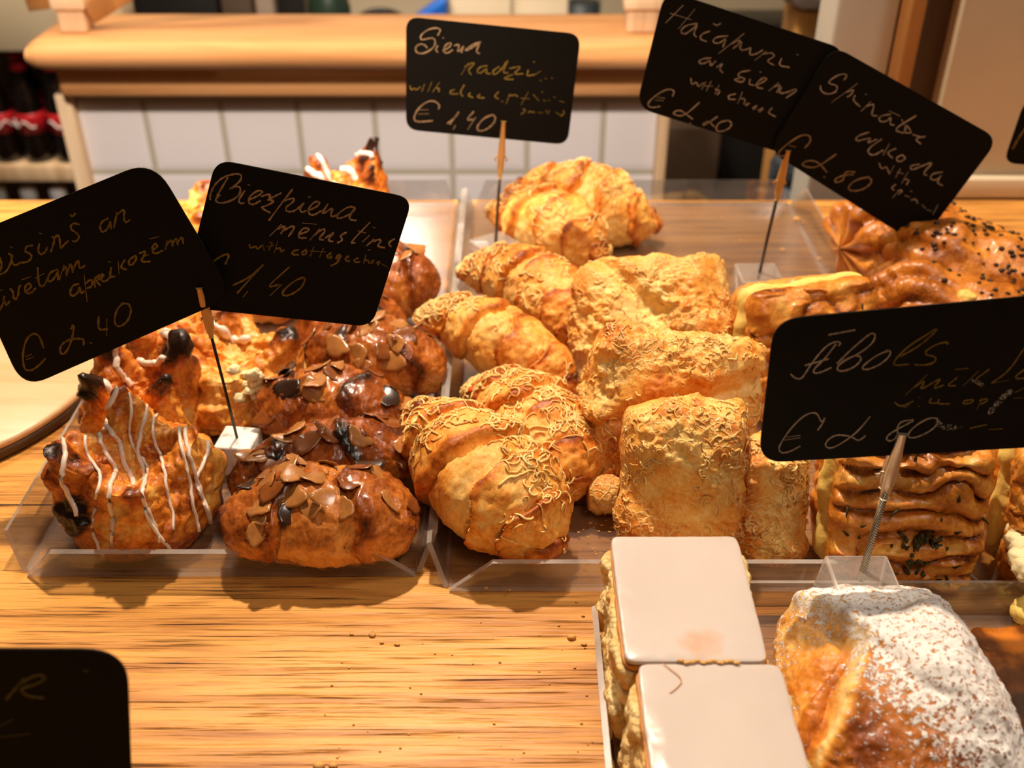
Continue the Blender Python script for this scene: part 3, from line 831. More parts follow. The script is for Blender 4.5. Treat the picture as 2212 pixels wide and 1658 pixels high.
almond('glossy almond roll with a burnt right tip beside the tray wall', [(662, 775, .022), (740, 765, .028), (820, 768, .030), (900, 785, .026), (966, 792, .022)], .0265, 14, 24, .46)
almond('almond roll low behind the cottage cheese card, its flaked end showing', [(640, 712, .022), (730, 702, .025), (800, 697, .026), (872, 702, .020)], .0215, 15, 18, .40)
almond('rearmost almond roll, right of the cottage cheese card', [(740, 600, .026), (810, 605, .030), (880, 612, .030), (948, 625, .024)], .0280, 16, 18, .48)

# ------------------------------------------------------------------ glazed pouches
GP = 'glazed pouches'
def pouch(label, px, py, z, R, h, seed, yaw=0, tilt=0, npk=4, bake=.28, horn=.5, rollx=0, burn=None):
    n, m = 120, 160
    s = np.linspace(0, 1, n); th = np.linspace(0, 2*PI, m, endpoint=False)
    S, TH_ = np.meshgrid(s, th, indexing='ij')
    w = .25*vnoise(np.stack([np.cos(TH_)*1.5, np.sin(TH_)*1.5, np.full_like(TH_, seed*.7)], -1), seed)
    pk = np.clip(np.cos((TH_ + w*1.6)*npk/1.0), -1, 1)*.5 + .5
    pk = pk**2.2
    amp = .75 + .35*vnoise(np.stack([np.cos(TH_)*.9 + 5, np.sin(TH_)*.9, np.full_like(TH_, seed*1.3)], -1), seed + 3)
    pk = pk*amp
    rimz = h*(.70 + horn*.55*pk); rimr = R*(.80 + .14*pk - .16*(1 - pk))
    so = np.clip(S/.62, 0, 1); si = np.clip((S - .62)/.38, 0, 1)
    # outside: under, belly, up to the rim
    ro = np.where(so < .25, R*.86*(so/.25)**.8, 0)
    b_ = np.clip((so - .25)/.75, 0, 1)
    rad_o = R*(.86 + .20*np.sin(PI*np.clip(b_*1.15, 0, 1))) * (1 - b_**3) + rimr*b_**3
    ro = np.where(so < .25, ro, rad_o); zo = np.where(so < .25, 0, rimz*b_**1.05)
    ri = rimr*(1 - .22*sm(0, .25, si))*(1 - si**1.6); zi = rimz*(1 - sm(0, .45, si)) + h*(.60 + .08*np.cos(si*3))*sm(0, .45, si)
    r = np.where(S <= .62, ro, ri); z_ = np.where(S <= .62, zo, zi)
    # folds of gathered dough
    fold = np.cos((TH_ + w)*npk)*.055*R*sm(.2, .8, so)*(1 - si)
    r = r + fold
    V = np.stack([r*np.cos(TH_), r*np.sin(TH_), z_], -1).reshape(-1, 3)
    idx = np.arange(n*m).reshape(n, m); nx = np.roll(idx, -1, 1)
    F = np.stack([idx[:-1], nx[:-1], nx[1:], idx[1:]], -1).reshape(-1, 4)
    N = vnormals(V, F)
    if np.mean(np.sum(N*(V - np.array([0, 0, h*.4])), 1)) < 0: F = F[:, ::-1]; N = -N
    big = fbm(V*48 + seed*5, seed, 4); rg = ridged(V*90 + seed, seed + 2, 3); sml = fbm(V*280, seed + 7, 3)
    keep = sm(.02, .10, S.reshape(-1))
    rf = ridged(V*170 + seed*2, seed + 21, 3)
    V = V + N*((big*.0056 + rg*.0030 + rf*.0012 + sml*.0012)*keep)[:, None]
    V[:, 2] = np.maximum(V[:, 2], .0006)
    pkf = pk.reshape(-1); near_rim = np.exp(-((S.reshape(-1) - .62)/.11)**2)
    bk = bake - .02 + .34*big + .20*rg - .12*rf + near_rim*np.clip(pkf - .45, 0, 1)*1.5 + .10*np.clip(N[:, 2], -1, 1) + .22*(1 - sm(.15, .45, S.reshape(-1)))
    if burn is not None:
        dd = np.linalg.norm((V - np.array(burn[0]))/np.array(burn[1]), axis=1); bl = 1 - sm(.55, 1.15, dd + .35*big)
        V = V + N*(bl*.0035)[:, None]; bk = bk + bl*1.3
    p = at(px, py, FZ + z)
    t = thing('glazed_pouch', label, 'pastry', (p.x, p.y, FZ), (tilt, rollx, yaw), GP)
    # seat the tilted pouch on the tray
    Rm = Euler((tilt, rollx, yaw)).to_matrix(); zz = (V @ np.array(Rm).T)[:, 2]
    V2 = V.copy()
    t.location.z = FZ + .0005 - np.percentile(zz, 1.5)
    zw = zz + t.location.z
    Wd = V @ np.array(Rm).T; Wd[:, 2] = np.maximum(Wd[:, 2] + t.location.z, FZ + .0005) - t.location.z
    V2 = Wd @ np.array(Rm)
    mesh_obj('dough', V2, F, M['pouch'], t, {'bake': bk})
    return t, Body(V2, F)
rnd = random.Random(77)
def zig(R, h, xs, y0=-1.1, y1=.4, wob=.01, seed=1):
    r = random.Random(seed); out = []
    for x in xs:
        yy = y0*r.uniform(.5, 1.0)
        out.append([((x + r.uniform(-.12, .12))*R, (yy*(1 - k/5) + y1*k/5)*R, h*1.9) for k in range(6)])
    return out
tp, b = pouch('frontmost glazed pouch with a burnt black corner and many icing streaks', 298, 1022, .030, .0430, .066, 21, .35, .26, 4, .34, .50, burn=((-.0385, -.020, .029), (.014, .012, .015)))
drizzle(b, rnd, zig(.0445, .066, (-.78, -.52, -.34, -.12, .04, .18, .36, .52, .66, .82), -2.7, .5, seed=3), tp, M['icing_line'], .00135)
tp, b = pouch('tall glazed pouch with curled dark tips behind the frontmost one', 298, 880, .030, .0345, .066, 22, .8, .12, 4, .40, .80)
drizzle(b, rnd, zig(.036, .07, (-.6, -.1, .5), -1.6, .8, seed=5), tp, M['icing_line'], .0024)
tp, b = pouch('glazed pouch with curd bursting out, right behind the white block', 505, 790, .028, .0455, .054, 23, .2, .10, 4, .26, .45)
drizzle(b, rnd, [[(-.040, -.01, .12), (-.03, -.02, .12), (-.012, -.014, .12), (.0, -.025, .12), (.012, -.03, .12)], [(-.035, .004, .12), (-.022, -.006, .12), (-.005, 0, .12)],
                 [(-.042, -.022, .12), (-.036, -.034, .12), (-.032, -.042, .12)]], tp, M['icing_line'], .0030)
rq = random.Random(3)
lumps([(.016 + rq.gauss(0, .006), -.038 + rq.gauss(0, .004), .040 + rq.gauss(0, .006), rq.uniform(.0022, .0046), rq.uniform(.0022, .004), rq.uniform(.002, .004), i + .4) for i in range(22)], M['curd'], tp, 'curd')
tp, b = pouch('glazed pouch half hidden under the raisin card, icing on its left side', 372, 728, .026, .030, .048, 24, .6, .0, 4, .34, .5)
drizzle(b, rnd, zig(.03, .05, (-.5, .1), -1.5, .8, seed=8), tp, M['icing_line'], .0022)
tp, b = pouch('golden pouch at the back seen between the two left cards', 448, 478, .030, .040, .058, 25, .1, .0, 4, .24, .5)
tp, b = pouch('golden pouch behind the two left cards, second from the back', 570, 580, .030, .040, .056, 26, .5, .0, 4, .3, .5)
tp, b = pouch('striped pouch at the very back, above the cottage cheese card', 745, 432, .030, .038, .068, 27, .9, .0, 4, .45, .75)
drizzle(b, rnd, zig(.038, .06, (-.8, -.4, 0, .4, .8), -1.4, 1.0, seed=9), tp, M['icing_line'], .0028)

# ------------------------------------------------------------------ pillow pastries
def pillow(a, b_, c, seed, n=64, p=5.0, pz=2.6, lump=.004, lf=45, fine=.0012, sculpt=None, bake=.22, blister=.0022):
    V0, F = cubesphere(n)
    d = V0
    e = (np.abs(d[:, 0])**p + np.abs(d[:, 1])**p)**(1/p)
    r = (e**pz + np.abs(d[:, 2])**pz)**(-1/pz)
    V = d*r[:, None]; U = V.copy()
    V = V*np.array([a, b_, c])
    extra = np.zeros(len(V))
    if sculpt is not None: V, extra = sculpt(V, U)
    N = vnormals(V, F)
    big = fbm(V*lf + seed*5.7, seed, 3); rg = ridged(V*85 + seed*2.2, seed + 2, 3); bl = np.clip(fbm(V*170 + seed, seed + 5, 3), -.2, 1); sml = fbm(V*420, seed + 8, 2)
    msk = sm(-.25, .25, fbm(V*36 + seed*1.9, seed + 15, 2)); msk = .25 + .95*msk
    V = V + N*(big*lump + rg*lump*.30*msk + bl*blister*msk + sml*fine*.6*msk)[:, None]
    N = vnormals(V, F)
    bk = bake + .34*big + .22*bl*msk - .06*rg + .10*(1 - msk) + extra
    return V, F, bk, N, U
def place_pillow(name, label, cat, group, mat, geo, px, py, z, lean, yaw=0, roll=0, part='crust'):
    V, F, bk, N, U = geo
    Rm = Euler((0, 0, yaw)).to_matrix() @ Euler((PI/2 - lean, 0, 0)).to_matrix() @ Euler((0, 0, roll)).to_matrix()
    p = at(px, py, FZ + z)
    t = thing(name, label, cat, p, Rm.to_euler(), group)
    Wd = V @ np.array(Rm).T; zl = FZ + .0006 - p.z
    mn = np.percentile(Wd[:, 2], .3)
    if Wd[:, 2].min() < zl or mn < zl + .012:
        if mn > zl: t.location.z -= (mn - zl); zl = FZ + .0006 - t.location.z
        Wd[:, 2] = np.maximum(Wd[:, 2], zl)
    V2 = Wd @ np.array(Rm)
    mesh_obj(part, V2, F, mat, t, {'bake': bk})
    return t, Body(V2, F)

def sculpt_fold(kind):
    def f(V, U):
        V = V.copy(); ex = np.zeros(len(V)); front = sm(-.1, .4, U[:, 2])
        x, y = U[:, 0], U[:, 1]
        if kind == 1:      # upright seam right of the middle, right panel set lower
            s = x - .22
            V[:, 2] -= front*.009*np.exp(-(s/.07)**2)
            V[:, 1] -= sm(0, .06, s)*sm(.2, .9, y)*.020
            V[:, 2] -= front*sm(0, .08, s)*.006
            V[:, 2] += front*.006*np.exp(-(((x + .35)/.5)**2 + ((y - .55)/.4)**2))
            ex = .20*np.exp(-((s - .1)/.12)**2)*front + .1*(y < -.3) - .14*np.exp(-(((x + .2)/.35)**2 + ((y - .45)/.35)**2))
        elif kind == 2:    # fold running from upper left to the right
            s = (y - .15) - .35*x
            V[:, 2] += front*.010*sm(-.05, .25, s) - front*.004*np.exp(-(s/.08)**2)
            ex = -.16*np.exp(-((s + .02)/.14)**2)*front
        elif kind == 3:    # burst cheese across the middle, flap at lower right
            s = x*.8 + y*.6 - .05
            V[:, 2] -= front*.008*np.exp(-(s/.10)**2)
            V[:, 2] += front*.008*np.exp(-(((x - .5)/.35)**2 + ((y + .45)/.4)**2))
            ex = -.28*np.exp(-(((x + .3)/.25)**2 + ((y - .1)/.5)**2))*front
        return V, ex
    return f
GD = 'cheese squares'
def cheese_square(label, px, py, z, a, b_, c, lean, seed, kind, yaw=0, roll=0, ns=320):
    geo = pillow(a, b_, c*1.05, seed, 90, 7.0 if kind == 1 else 5, 2.9 if kind == 1 else 2.5, .0062, 36, .0014, sculpt_fold(kind), .23, .0032)
    t, b = place_pillow('cheese_square', label, 'pastry', GD, M['puff'], geo, px, py, z, lean, yaw, roll)
    rnd = random.Random(seed); Uz = geo[4][:, 2]
    def wt(b):
        c_ = fbm(b.V*45 + seed, seed + 40, 2)
        return (Uz > .1)*sm(-.2, .4, c_)
    shreds(b, rnd, int(ns*.6), M['shred'], t, (.003, .008), .00048, wt)
    return t, b
D1, b = cheese_square('frontmost puffed cheese square, seamed upright, behind the white iced cake', 1545, 1050, .040, .0535, .047, .021, math.radians(24), 31, 1, ns=520)
D2, b = cheese_square('puffed cheese square leaning behind the frontmost one', 1450, 895, .044, .0525, .050, .021, math.radians(32), 32, 2, 0, math.radians(-4), 380)
V, F, bk = sweep([at(1268, 1062, FZ + .014), at(1300, 1062, FZ + .014), at(1338, 1066, FZ + .014)], .0125, 60, 48, .9, FZ, 0, 0, 0, .1, 60, .001, 5, .8, .4, .2, 0)
mesh_obj('rolled_end', (np.array(D2.matrix_basis.to_3x3().inverted()) @ (V - np.array(D2.location)).T).T, F, M['puff'], D2, {'bake': bk})
D3, b = cheese_square('rear cheese square with melted yellow cheese on its left half', 1412, 700, .036, .056, .049, .024, math.radians(40), 33, 3, 0, math.radians(3), 280)
cb = [(x, y, .019, .005, .005, .003, i*.9) for i, (x, y) in enumerate(((-.020, .006), (-.016, .001), (-.022, -.004), (-.012, -.010), (-.019, .012)))]
lumps(cb, M['cheese'], D3, 'melted_cheese')

# spinach slices: ridged crust, yellow filling, ridged crust
GE = 'spinach slices'
def sculpt_ridge(nr, amp, axis=1, seed=0):
    def f(V, U):
        V = V.copy(); front = sm(-.3, .3, U[:, 2])
        w = vnoise(np.stack([U[:, 0]*2.2, U[:, 1]*2.2, np.zeros(len(U))], -1) + seed*3, seed)
        q = U[:, axis]*nr + .8*w + .35*U[:, 0]*np.sin(seed)
        rd = np.abs(np.sin(PI*q))**.7
        brk = sm(-.5, .1, vnoise(np.stack([U[:, 0]*3.5, U[:, 1]*6, np.ones(len(U))], -1) + seed, seed + 4))
        V[:, 2] += front*amp*(rd*(.35 + .65*brk) - .6)
        return V, (.30*(1 - rd) - .10*rd)*front + .12*brk*front
    return f
def spinach_slice(label, px, py, z, a, b_, c, lean, seed, yaw=0, roll=0, nr=4, herbs=12, amp=.0062, fill_w=1.10, back=True):
    geo = pillow(a, b_, c*.55, seed, 72, 7, 3.0, .0030, 50, .0011, sculpt_ridge(nr, amp, 1, seed), .36, .0012)
    geo = (geo[0] + np.array([0, 0, c*.50]), *geo[1:])
    t, b = place_pillow('spinach_slice', label, 'pastry', GE, M['spinach'], geo, px, py, z, lean, yaw, roll, 'front_crust')
    V, F, bk, N, U = pillow(a*fill_w, b_*.97, c*.34, seed + 50, 36, 6, 3, .004, 60, .001, None, .2, .001)
    mesh_obj('cheese_filling', V + np.array([.0025, b_*.03, -c*.20]), F, M['cheese'], t)
    if back:
        V, F, bk, N, U = pillow(a, b_, c*.45, seed + 60, 48, 7, 3, .003, 50, .001, None, .36, .001)
        mesh_obj('back_crust', V + np.array([0, 0, -c*.85]), F, M['spinach'], t, {'bake': bk})
    Rm = np.array(Matrix(t.matrix_basis.to_3x3())); zl = FZ + .0006 - t.location.z
    for ch in t.children:
        me = ch.data; n_ = len(me.vertices); co = np.empty(n_*3); me.vertices.foreach_get('co', co)
        Wd = co.reshape(-1, 3) @ Rm.T; Wd[:, 2] = np.maximum(Wd[:, 2], zl); me.vertices.foreach_set('co', (Wd @ Rm).ravel()); me.update()
    rnd = random.Random(seed)
    mb = MB()
    Uf = np.nonzero(geo[4][:, 2] > .55)[0]
    for k in range(herbs):
        i = rnd.choice(Uf); p = Vector(b.V[i]); n = Vector(b.N[i])
        dr = (Vector((rnd.uniform(-1, 1), rnd.uniform(-1, 1), .35))).normalized(); L = rnd.uniform(.003, .007)
        mb.tube([p - dr*L*.3, p + n*.001, p + dr*L*.8 + n*.0016], [.0004, .0009, .0003], 5)
    if herbs:
        for k in range(46):       # the tuft of thyme in the middle
            p = Vector((.004 + rnd.gauss(0, .006), -.012 + rnd.gauss(0, .007), c*.98)); dr = Vector((rnd.uniform(-1, 1), rnd.uniform(-1, 1), .6)).normalized(); L = rnd.uniform(.004, .008)
            mb.tube([p, p + dr*L*.5 + Vector((0, 0, .001)), p + dr*L], [.0005, .0014, .0004], 5)
        o = mesh_obj('dried_herbs', mb.v, mb.f, M['herb'], t); o['kind'] = 'stuff'
    return t, b
spinach_slice('ridged spinach slice topped with dried thyme under the apple card', 1942, 1085, .038, .0405, .044, .026, math.radians(16), 41, 0, 0, 3.0, 22, .0075)
t, b = spinach_slice('ridged spinach slice at the right edge beside the thyme topped one', 2296, 1085, .038, .034, .044, .024, math.radians(14), 42, 0, 0, 3, 8)
lumps([(*(Matrix(t.matrix_basis.to_3x3()).inverted() @ (at(2200 + dx, 1150 + dy, FZ + .03) - t.location)), .006, .006, .007, i*.8) for i, (dx, dy) in enumerate(((0, 0), (6, 30), (4, 60), (14, 80), (-4, 20)))], M['curd'], t, 'curd')
t, b = spinach_slice('spinach slice with yellow cheese layer behind the apple card', 1742, 752, .040, .044, .046, .026, math.radians(22), 43, .12, math.radians(4), 3, 4, .004)

# loaf-like seeded spinach pastries right of the middle tray, on the counter
def seeded(label, spine, rad, seed, nseed, zs=.8):
    sp = [at(x, y, TOP + z) for x, y, z in spine]
    V, F, bk = sweep(sp, rad, 150, 96, zs, TOP, 0, 0, 0, .16, 40, .0015, seed, .72, .35, .42, .05)
    S = catmull(sp, 150); u = np.repeat(np.linspace(0, 1, 150), 96); ph = np.tile(np.linspace(-PI, PI, 96, endpoint=False), 150)
    N = vnormals(V, F)
    pl = np.abs(np.sin(ph*5 + 4*u + 1.2*vnoise(V*30, seed)))**.6
    endm = 1 - sm(.30, .55, u)
    V = V + N*((pl - .6)*.0085*endm)[:, None]
    V[:, 2] = np.maximum(V[:, 2], TOP + .0006)
    t, b = rooted('seeded_pastry', label, 'pastry', V, F, bk + .2*(1 - pl)*endm, M['spinach'], 'seeded pastries')
    rnd = random.Random(seed); w = np.clip(b.N[:, 2] - .1, 0, 1)*sm(.25, .5, u); idx = np.nonzero(w > 0)[0]
    rs = np.random.RandomState(seed); dat = []
    for i in rs.choice(idx, nseed, p=w[idx]/w[idx].sum()):
        p = b.V[i] + b.N[i]*.0004; s = rnd.uniform(.0012, .0024)
        dat.append((*p, s, s*.8, s*.6, rnd.random()*9))
    lumps(dat, M['seed'], t, 'seeds', 'stuff', 3)
    return t, b
seeded('large seeded pastry with a pleated left end right of the middle tray', [(1822, 535, .040), (1930, 520, .044), (2040, 560, .042), (2180, 610, .036), (2320, 660, .030)], .046, 51, 150)
t, b = seeded('smaller pleated spinach pastry in front of the large seeded one', [(1885, 655, .022), (1960, 640, .030), (2060, 668, .030), (2180, 705, .026), (2290, 735, .02)], .033, 52, 60)
lumps([(*(at(2085, 640, TOP + .05) - t.location), .007, .006, .004, 1.1), (*(at(2065, 622, TOP + .05) - t.location), .005, .005, .004, 2.1)], M['cheese'], t, 'cheese_filling')

# ------------------------------------------------------------------ iced cake slices
def icing_mat():
    t = NT('white_icing'); co = t.coord()
    n = t.noise(co, 14, 3, .5); 
    sx = t.n('ShaderNodeSeparateXYZ'); t.l(co, sx.inputs[0])
    dx = t.math('MULTIPLY', t.math('SUBTRACT', sx.outputs['X'], .0035), 60.0); dy = t.math('MULTIPLY', t.math('ADD', sx.outputs['Y'], .030), 75.0)
    d2 = t.math('ADD', t.math('MULTIPLY', dx, dx), t.math('MULTIPLY', dy, dy))
    d2 = t.math('ADD', d2, t.math('MULTIPLY', t.noise(co, 120, 3), .7))
    st = t.ramp(d2, [(.25, (1, 1, 1)), (.80, (0, 0, 0))])
    at_ = t.attr('stain')
    base = t.mix(n, lin(216, 204, 197), lin(188, 172, 162))
    col = t.mix(t.math('MULTIPLY', t.math('MULTIPLY', st, at_), .6), base, lin(206, 140, 84))
    t.bsdf(col, .22, t.bump(t.noise(co, 40, 2), .06, .003), .5, coat=.25, coat_r=.12, sss=.15); return t.m
M['icing'] = icing_mat()
def sponge_mat():
    t = NT('sponge'); co = t.coord(); n = t.noise(co, 260, 5, .7); n2 = t.noise(co, 60, 3); v = t.vor(co, 300)
    c = t.ramp(n2, [(.3, lin(226, 176, 96)), (.6, lin(248, 222, 160))])
    t.bsdf(c, .8, t.bump(t.math('SUBTRACT', n, v), .9, .002), .2, sss=.1); return t.m
M['sponge'] = sponge_mat()
M['jam'] = simple('orange_layer', lin(226, 146, 48), .5, 0, .4, .15, 150, .1, .4)
ZI = FZ + .0605
def cake(label, x0, x1, y0, y1, seed, stain):
    cx, cy = (x0+x1)/2, (y0+y1)/2
    t = thing('iced_cake', label, 'cake', (cx, cy, FZ), group='iced cake slices')
    a, b_ = (x1-x0)/2, (y1-y0)/2
    def slab(name, z0, z1, ex, amp, freq, mat, p, n=44, attrs=None, pz=9, grow=0):
        V0, F = cubesphere(n); c = (z1-z0)/2
        e = (np.abs(V0[:, 0])**p + np.abs(V0[:, 1])**p)**(1/p); r = (e**pz + np.abs(V0[:, 2])**pz)**(-1/pz)
        U = V0*r[:, None]; V = U*np.array([a + ex, b_, c])
        N = vnormals(V, F); side = sm(.3, .9, np.maximum(np.abs(U[:, 0]), np.abs(U[:, 1])))
        V = V + N*((fbm(V*freq + seed*9, seed, 4)*amp)*side)[:, None]
        V[:, 1] = np.clip(V[:, 1], -b_, b_)
        V[:, 2] = np.clip(V[:, 2] + (z0+z1)/2, z0, z1)
        at_ = {k: np.full(len(V), v) for k, v in (attrs or {}).items()}
        return mesh_obj(name, V, F, mat, t, at_)
    slab('bottom_sponge', .0004, .026, .003, .0055, 90, M['sponge'], 14)
    slab('filling', .0262, .0375, .001, .004, 110, M['curd'], 14)
    slab('top_sponge', .0377, .0525, .0025, .0045, 90, M['sponge'], 14)
    slab('glaze_layer', .0526, .0556, .0005, .001, 120, M['jam'], 16)
    o = slab('icing', .0557, .0605, -.0003, .0006, 60, M['icing'], 18, 60, {'stain': stain}, 5)
    return t
cake('white iced cake slice with a brown smudge near its front edge', .0490, .1125, .3175, .3985, 3, 1.0)
t = cake('nearest white iced cake slice with a hairline crack', .0540, .1170, .2250, .3165, 6, 0.0)
# crack in the icing
cr = [(-.020, .0448, .0606), (-.016, .040, .0607), (-.014, .0375, .0607), (-.0135, .034, .0607), (-.017, .030, .0607), (-.019, .0285, .0607)]
MB().tube(catmull([Vector(p) for p in cr], 24), .00022, 5).build('hairline_crack', M['jam'], t, True)
cl = [(x, .0455 + .0006*math.sin(x*900), .0606, .0016, .0009, .0007, i*.7) for i, x in enumerate(np.linspace(-.012, .012, 11))]
o = lumps(cl, M['crumb'], t, 'crumbs', 'stuff', 4)

# ------------------------------------------------------------------ sugared turnover
def turnover_mat():
    t = NT('sugared_crust'); co = t.coord(); bk = t.attr('bake'); sg = t.attr('sugar')
    n1 = t.noise(co, 50, 5, .6, .4); n2 = t.noise(co, 380, 4, .65)
    f = t.math('ADD', bk, t.math('MULTIPLY', t.math('SUBTRACT', n1, .5), .55)); f = t.math('ADD', f, t.math('MULTIPLY', t.math('SUBTRACT', n2, .5), .25))
    col = t.ramp(f, [(.0, lin(252, 216, 140)), (.25, lin(238, 176, 84)), (.48, lin(206, 124, 40)), (.7, lin(146, 72, 22)), (.9, lin(78, 36, 14)), (1, lin(40, 22, 12))])
    g = t.noise(co, 430, 3, .65, .4); g2 = t.noise(co, 900, 2, .6)
    gg = t.math('ADD', t.math('MULTIPLY', g, .7), t.math('MULTIPLY', g2, .3))
    th = t.math('SUBTRACT', t.math('ADD', gg, t.math('MULTIPLY', sg, .215)), .606)
    mk = t.math('MULTIPLY', th, 14.0, clamp=True)
    col = t.mix(mk, col, lin(240, 236, 232))
    h = t.math('ADD', t.math('MULTIPLY', n2, .4), t.math('MULTIPLY', mk, .8))
    r = t.ramp(mk, [(0, (.34,)*3), (1, (.85,)*3)])
    t.bsdf(col, r, t.bump(h, .7, .0014), .4, sss=.05); return t.m
M['turnover'] = turnover_mat()
def turnover(label, x, y, a, b_, c, yaw, seed):
    V0, F = cubesphere(110); p = 3.6; pz = 2.0
    e = (np.abs(V0[:, 0])**p + np.abs(V0[:, 1])**p)**(1/p); r = (e**pz + np.abs(V0[:, 2])**pz)**(-1/pz)
    U = V0*r[:, None]; V = U*np.array([a, b_, c]); u, v = U[:, 0], U[:, 1]
    top = sm(0, .35, U[:, 2])
    # folded corners meet left of the middle: seams run from that point to the four corners
    cu, cv = -.40, .10
    du, dv = u - cu, v - cv
    w = .05*vnoise(V*60, seed)
    left = (du < 0)
    s1 = du*.72 - dv*.60*0 + 0
    # seam lines to the upper left and the lower left corner, and to the lower right
    def seam(tx, ty):
        L = math.hypot(tx - cu, ty - cv); nx, ny = -(ty - cv)/L, (tx - cu)/L
        al = (du*(tx - cu) + dv*(ty - cv))/L
        return du*nx + dv*ny + w, al, L
    hgt = np.zeros(len(V)); lip = np.zeros(len(V))
    sA, aA, LA = seam(-1.0, 1.0); sB, aB, LB = seam(-1.0, -1.0); sC, aC, LC = seam(1.0, -1.0); sD, aD, LD = seam(1.0, .95)
    for s_, al, L, hi_side, wt_ in ((sA, aA, LA, -1, 1), (sB, aB, LB, 1, 1), (sC, aC, LC, 1, .28), (sD, aD, LD, -1, .22)):
        on = sm(-.1, .05, al)
        hgt += wt_*on*(-.0065*np.exp(-((s_*hi_side + .05)/.055)**2) + .0050*np.exp(-((s_*hi_side - .07)/.10)**2))
        lip = np.maximum(lip, (wt_ > .5)*on*np.exp(-((s_*hi_side - .03)/.055)**2))
    inleft = (sA > 0) & (sB < 0) & left if False else (np.arctan2(dv, du) > 2.35) | (np.arctan2(dv, du) < -2.35)
    V[:, 2] += top*hgt
    V[:, 2] += top*.012*np.exp(-(((u - .28)/.55)**2 + ((v - .12)/.6)**2))
    V[:, 2] -= top*inleft*.003
    cor = sm(.75, 1.1, np.abs(u)*np.abs(v))
    V[:, 2] += top*cor*.006
    V[:, 0] -= .005*sm(.2, 1, u) + .014*sm(.2, 1, u)*sm(-.45, .8, v); V[:, 1] -= .006*sm(.3, 1, u)*sm(.2, 1, v)
    N = vnormals(V, F)
    big = fbm(V*45 + seed, seed, 4); rg = ridged(V*80, seed + 3, 3)
    V = V + N*(big*.0030 + rg*.0012 + fbm(V*320, seed + 6, 3)*.0007)[:, None]
    V[:, 2] = np.maximum(V[:, 2], -c*.62) + c*.62 + .0006
    bk = .34 + .25*big - .55*lip*top + .28*sm(-.2, -.9, v)*(~inleft) + .10*(~inleft) + cor*.35*(u < 0)*(v > 0)
    sug = sm(-.85, -.05, u*.8 + v*.45 + .35*big)*(1 - .75*inleft)
    sug = sug*(.42 + .58*sm(-.85, -.15, v + .55*u + .05)) + .45*sm(.55, .9, u)*1
    sug = np.clip(sug + .15*fbm(V*25, seed + 12, 3), 0, 1)*sm(-.45, .15, N[:, 2] + .2)
    sug = np.where(inleft, .42*sm(-.25, .5, fbm(V*40, seed + 20, 3) + .35*u + .45), sug)
    t = thing('apple_turnover', label, 'pastry', (x, y, FZ), (0, 0, yaw))
    mesh_obj('crust', V, F, M['turnover'], t, {'bake': bk, 'sugar': sug})
    return t
turnover('plump turnover dusted with icing sugar beside the white iced cake', .1775, .325, .0540, .065, .035, math.radians(-6), 61)

# caramel glazed slice
def caramel():
    t = NT('amber_glaze'); co = t.coord(); n = t.noise(co, 30, 4)
    c = t.ramp(n, [(.34, lin(38, 16, 4)), (.52, lin(104, 50, 10)), (.68, lin(206, 118, 34))])
    t.bsdf(c, .1, t.bump(t.noise(co, 45, 3), .25, .004), .5, coat=.6, coat_r=.05); return t.m
M['caramel'] = caramel()
t = thing('caramel_slice', 'dark amber glazed slice right of the sugared turnover', 'cake', (.2570, .298, FZ))
V0, F = cubesphere(40)
def rb(a, b_, c, p, amp, f, sd):
    r = (np.abs(V0)**p).sum(1)**(-1/p); V = V0*r[:, None]*np.array([a, b_, c]); N = vnormals(V, F)
    return V + N*(fbm(V*f, sd, 4)*amp)[:, None]
V = rb(.037, .069, .011, 10, .004, 80, 3); V[:, 2] = np.maximum(V[:, 2], -.0105) + .0111; mesh_obj('sponge', V, F, M['sponge'], t)
V = rb(.0358, .068, .005, 12, .0022, 50, 4); V[:, 2] += .0265; mesh_obj('glaze', V, F, M['caramel'], t)
o = tag(lumps([(0, 0, 0, .014, .010, .007, 2.7)], M['cheese'], None, 'cheese_lump'), 'pale yellow cheese lump at the right picture edge behind the amber slice', 'cheese'); p = at(2208, 1300, FZ + .012); o.location = (p.x + .008, p.y - .004, FZ + .0075)

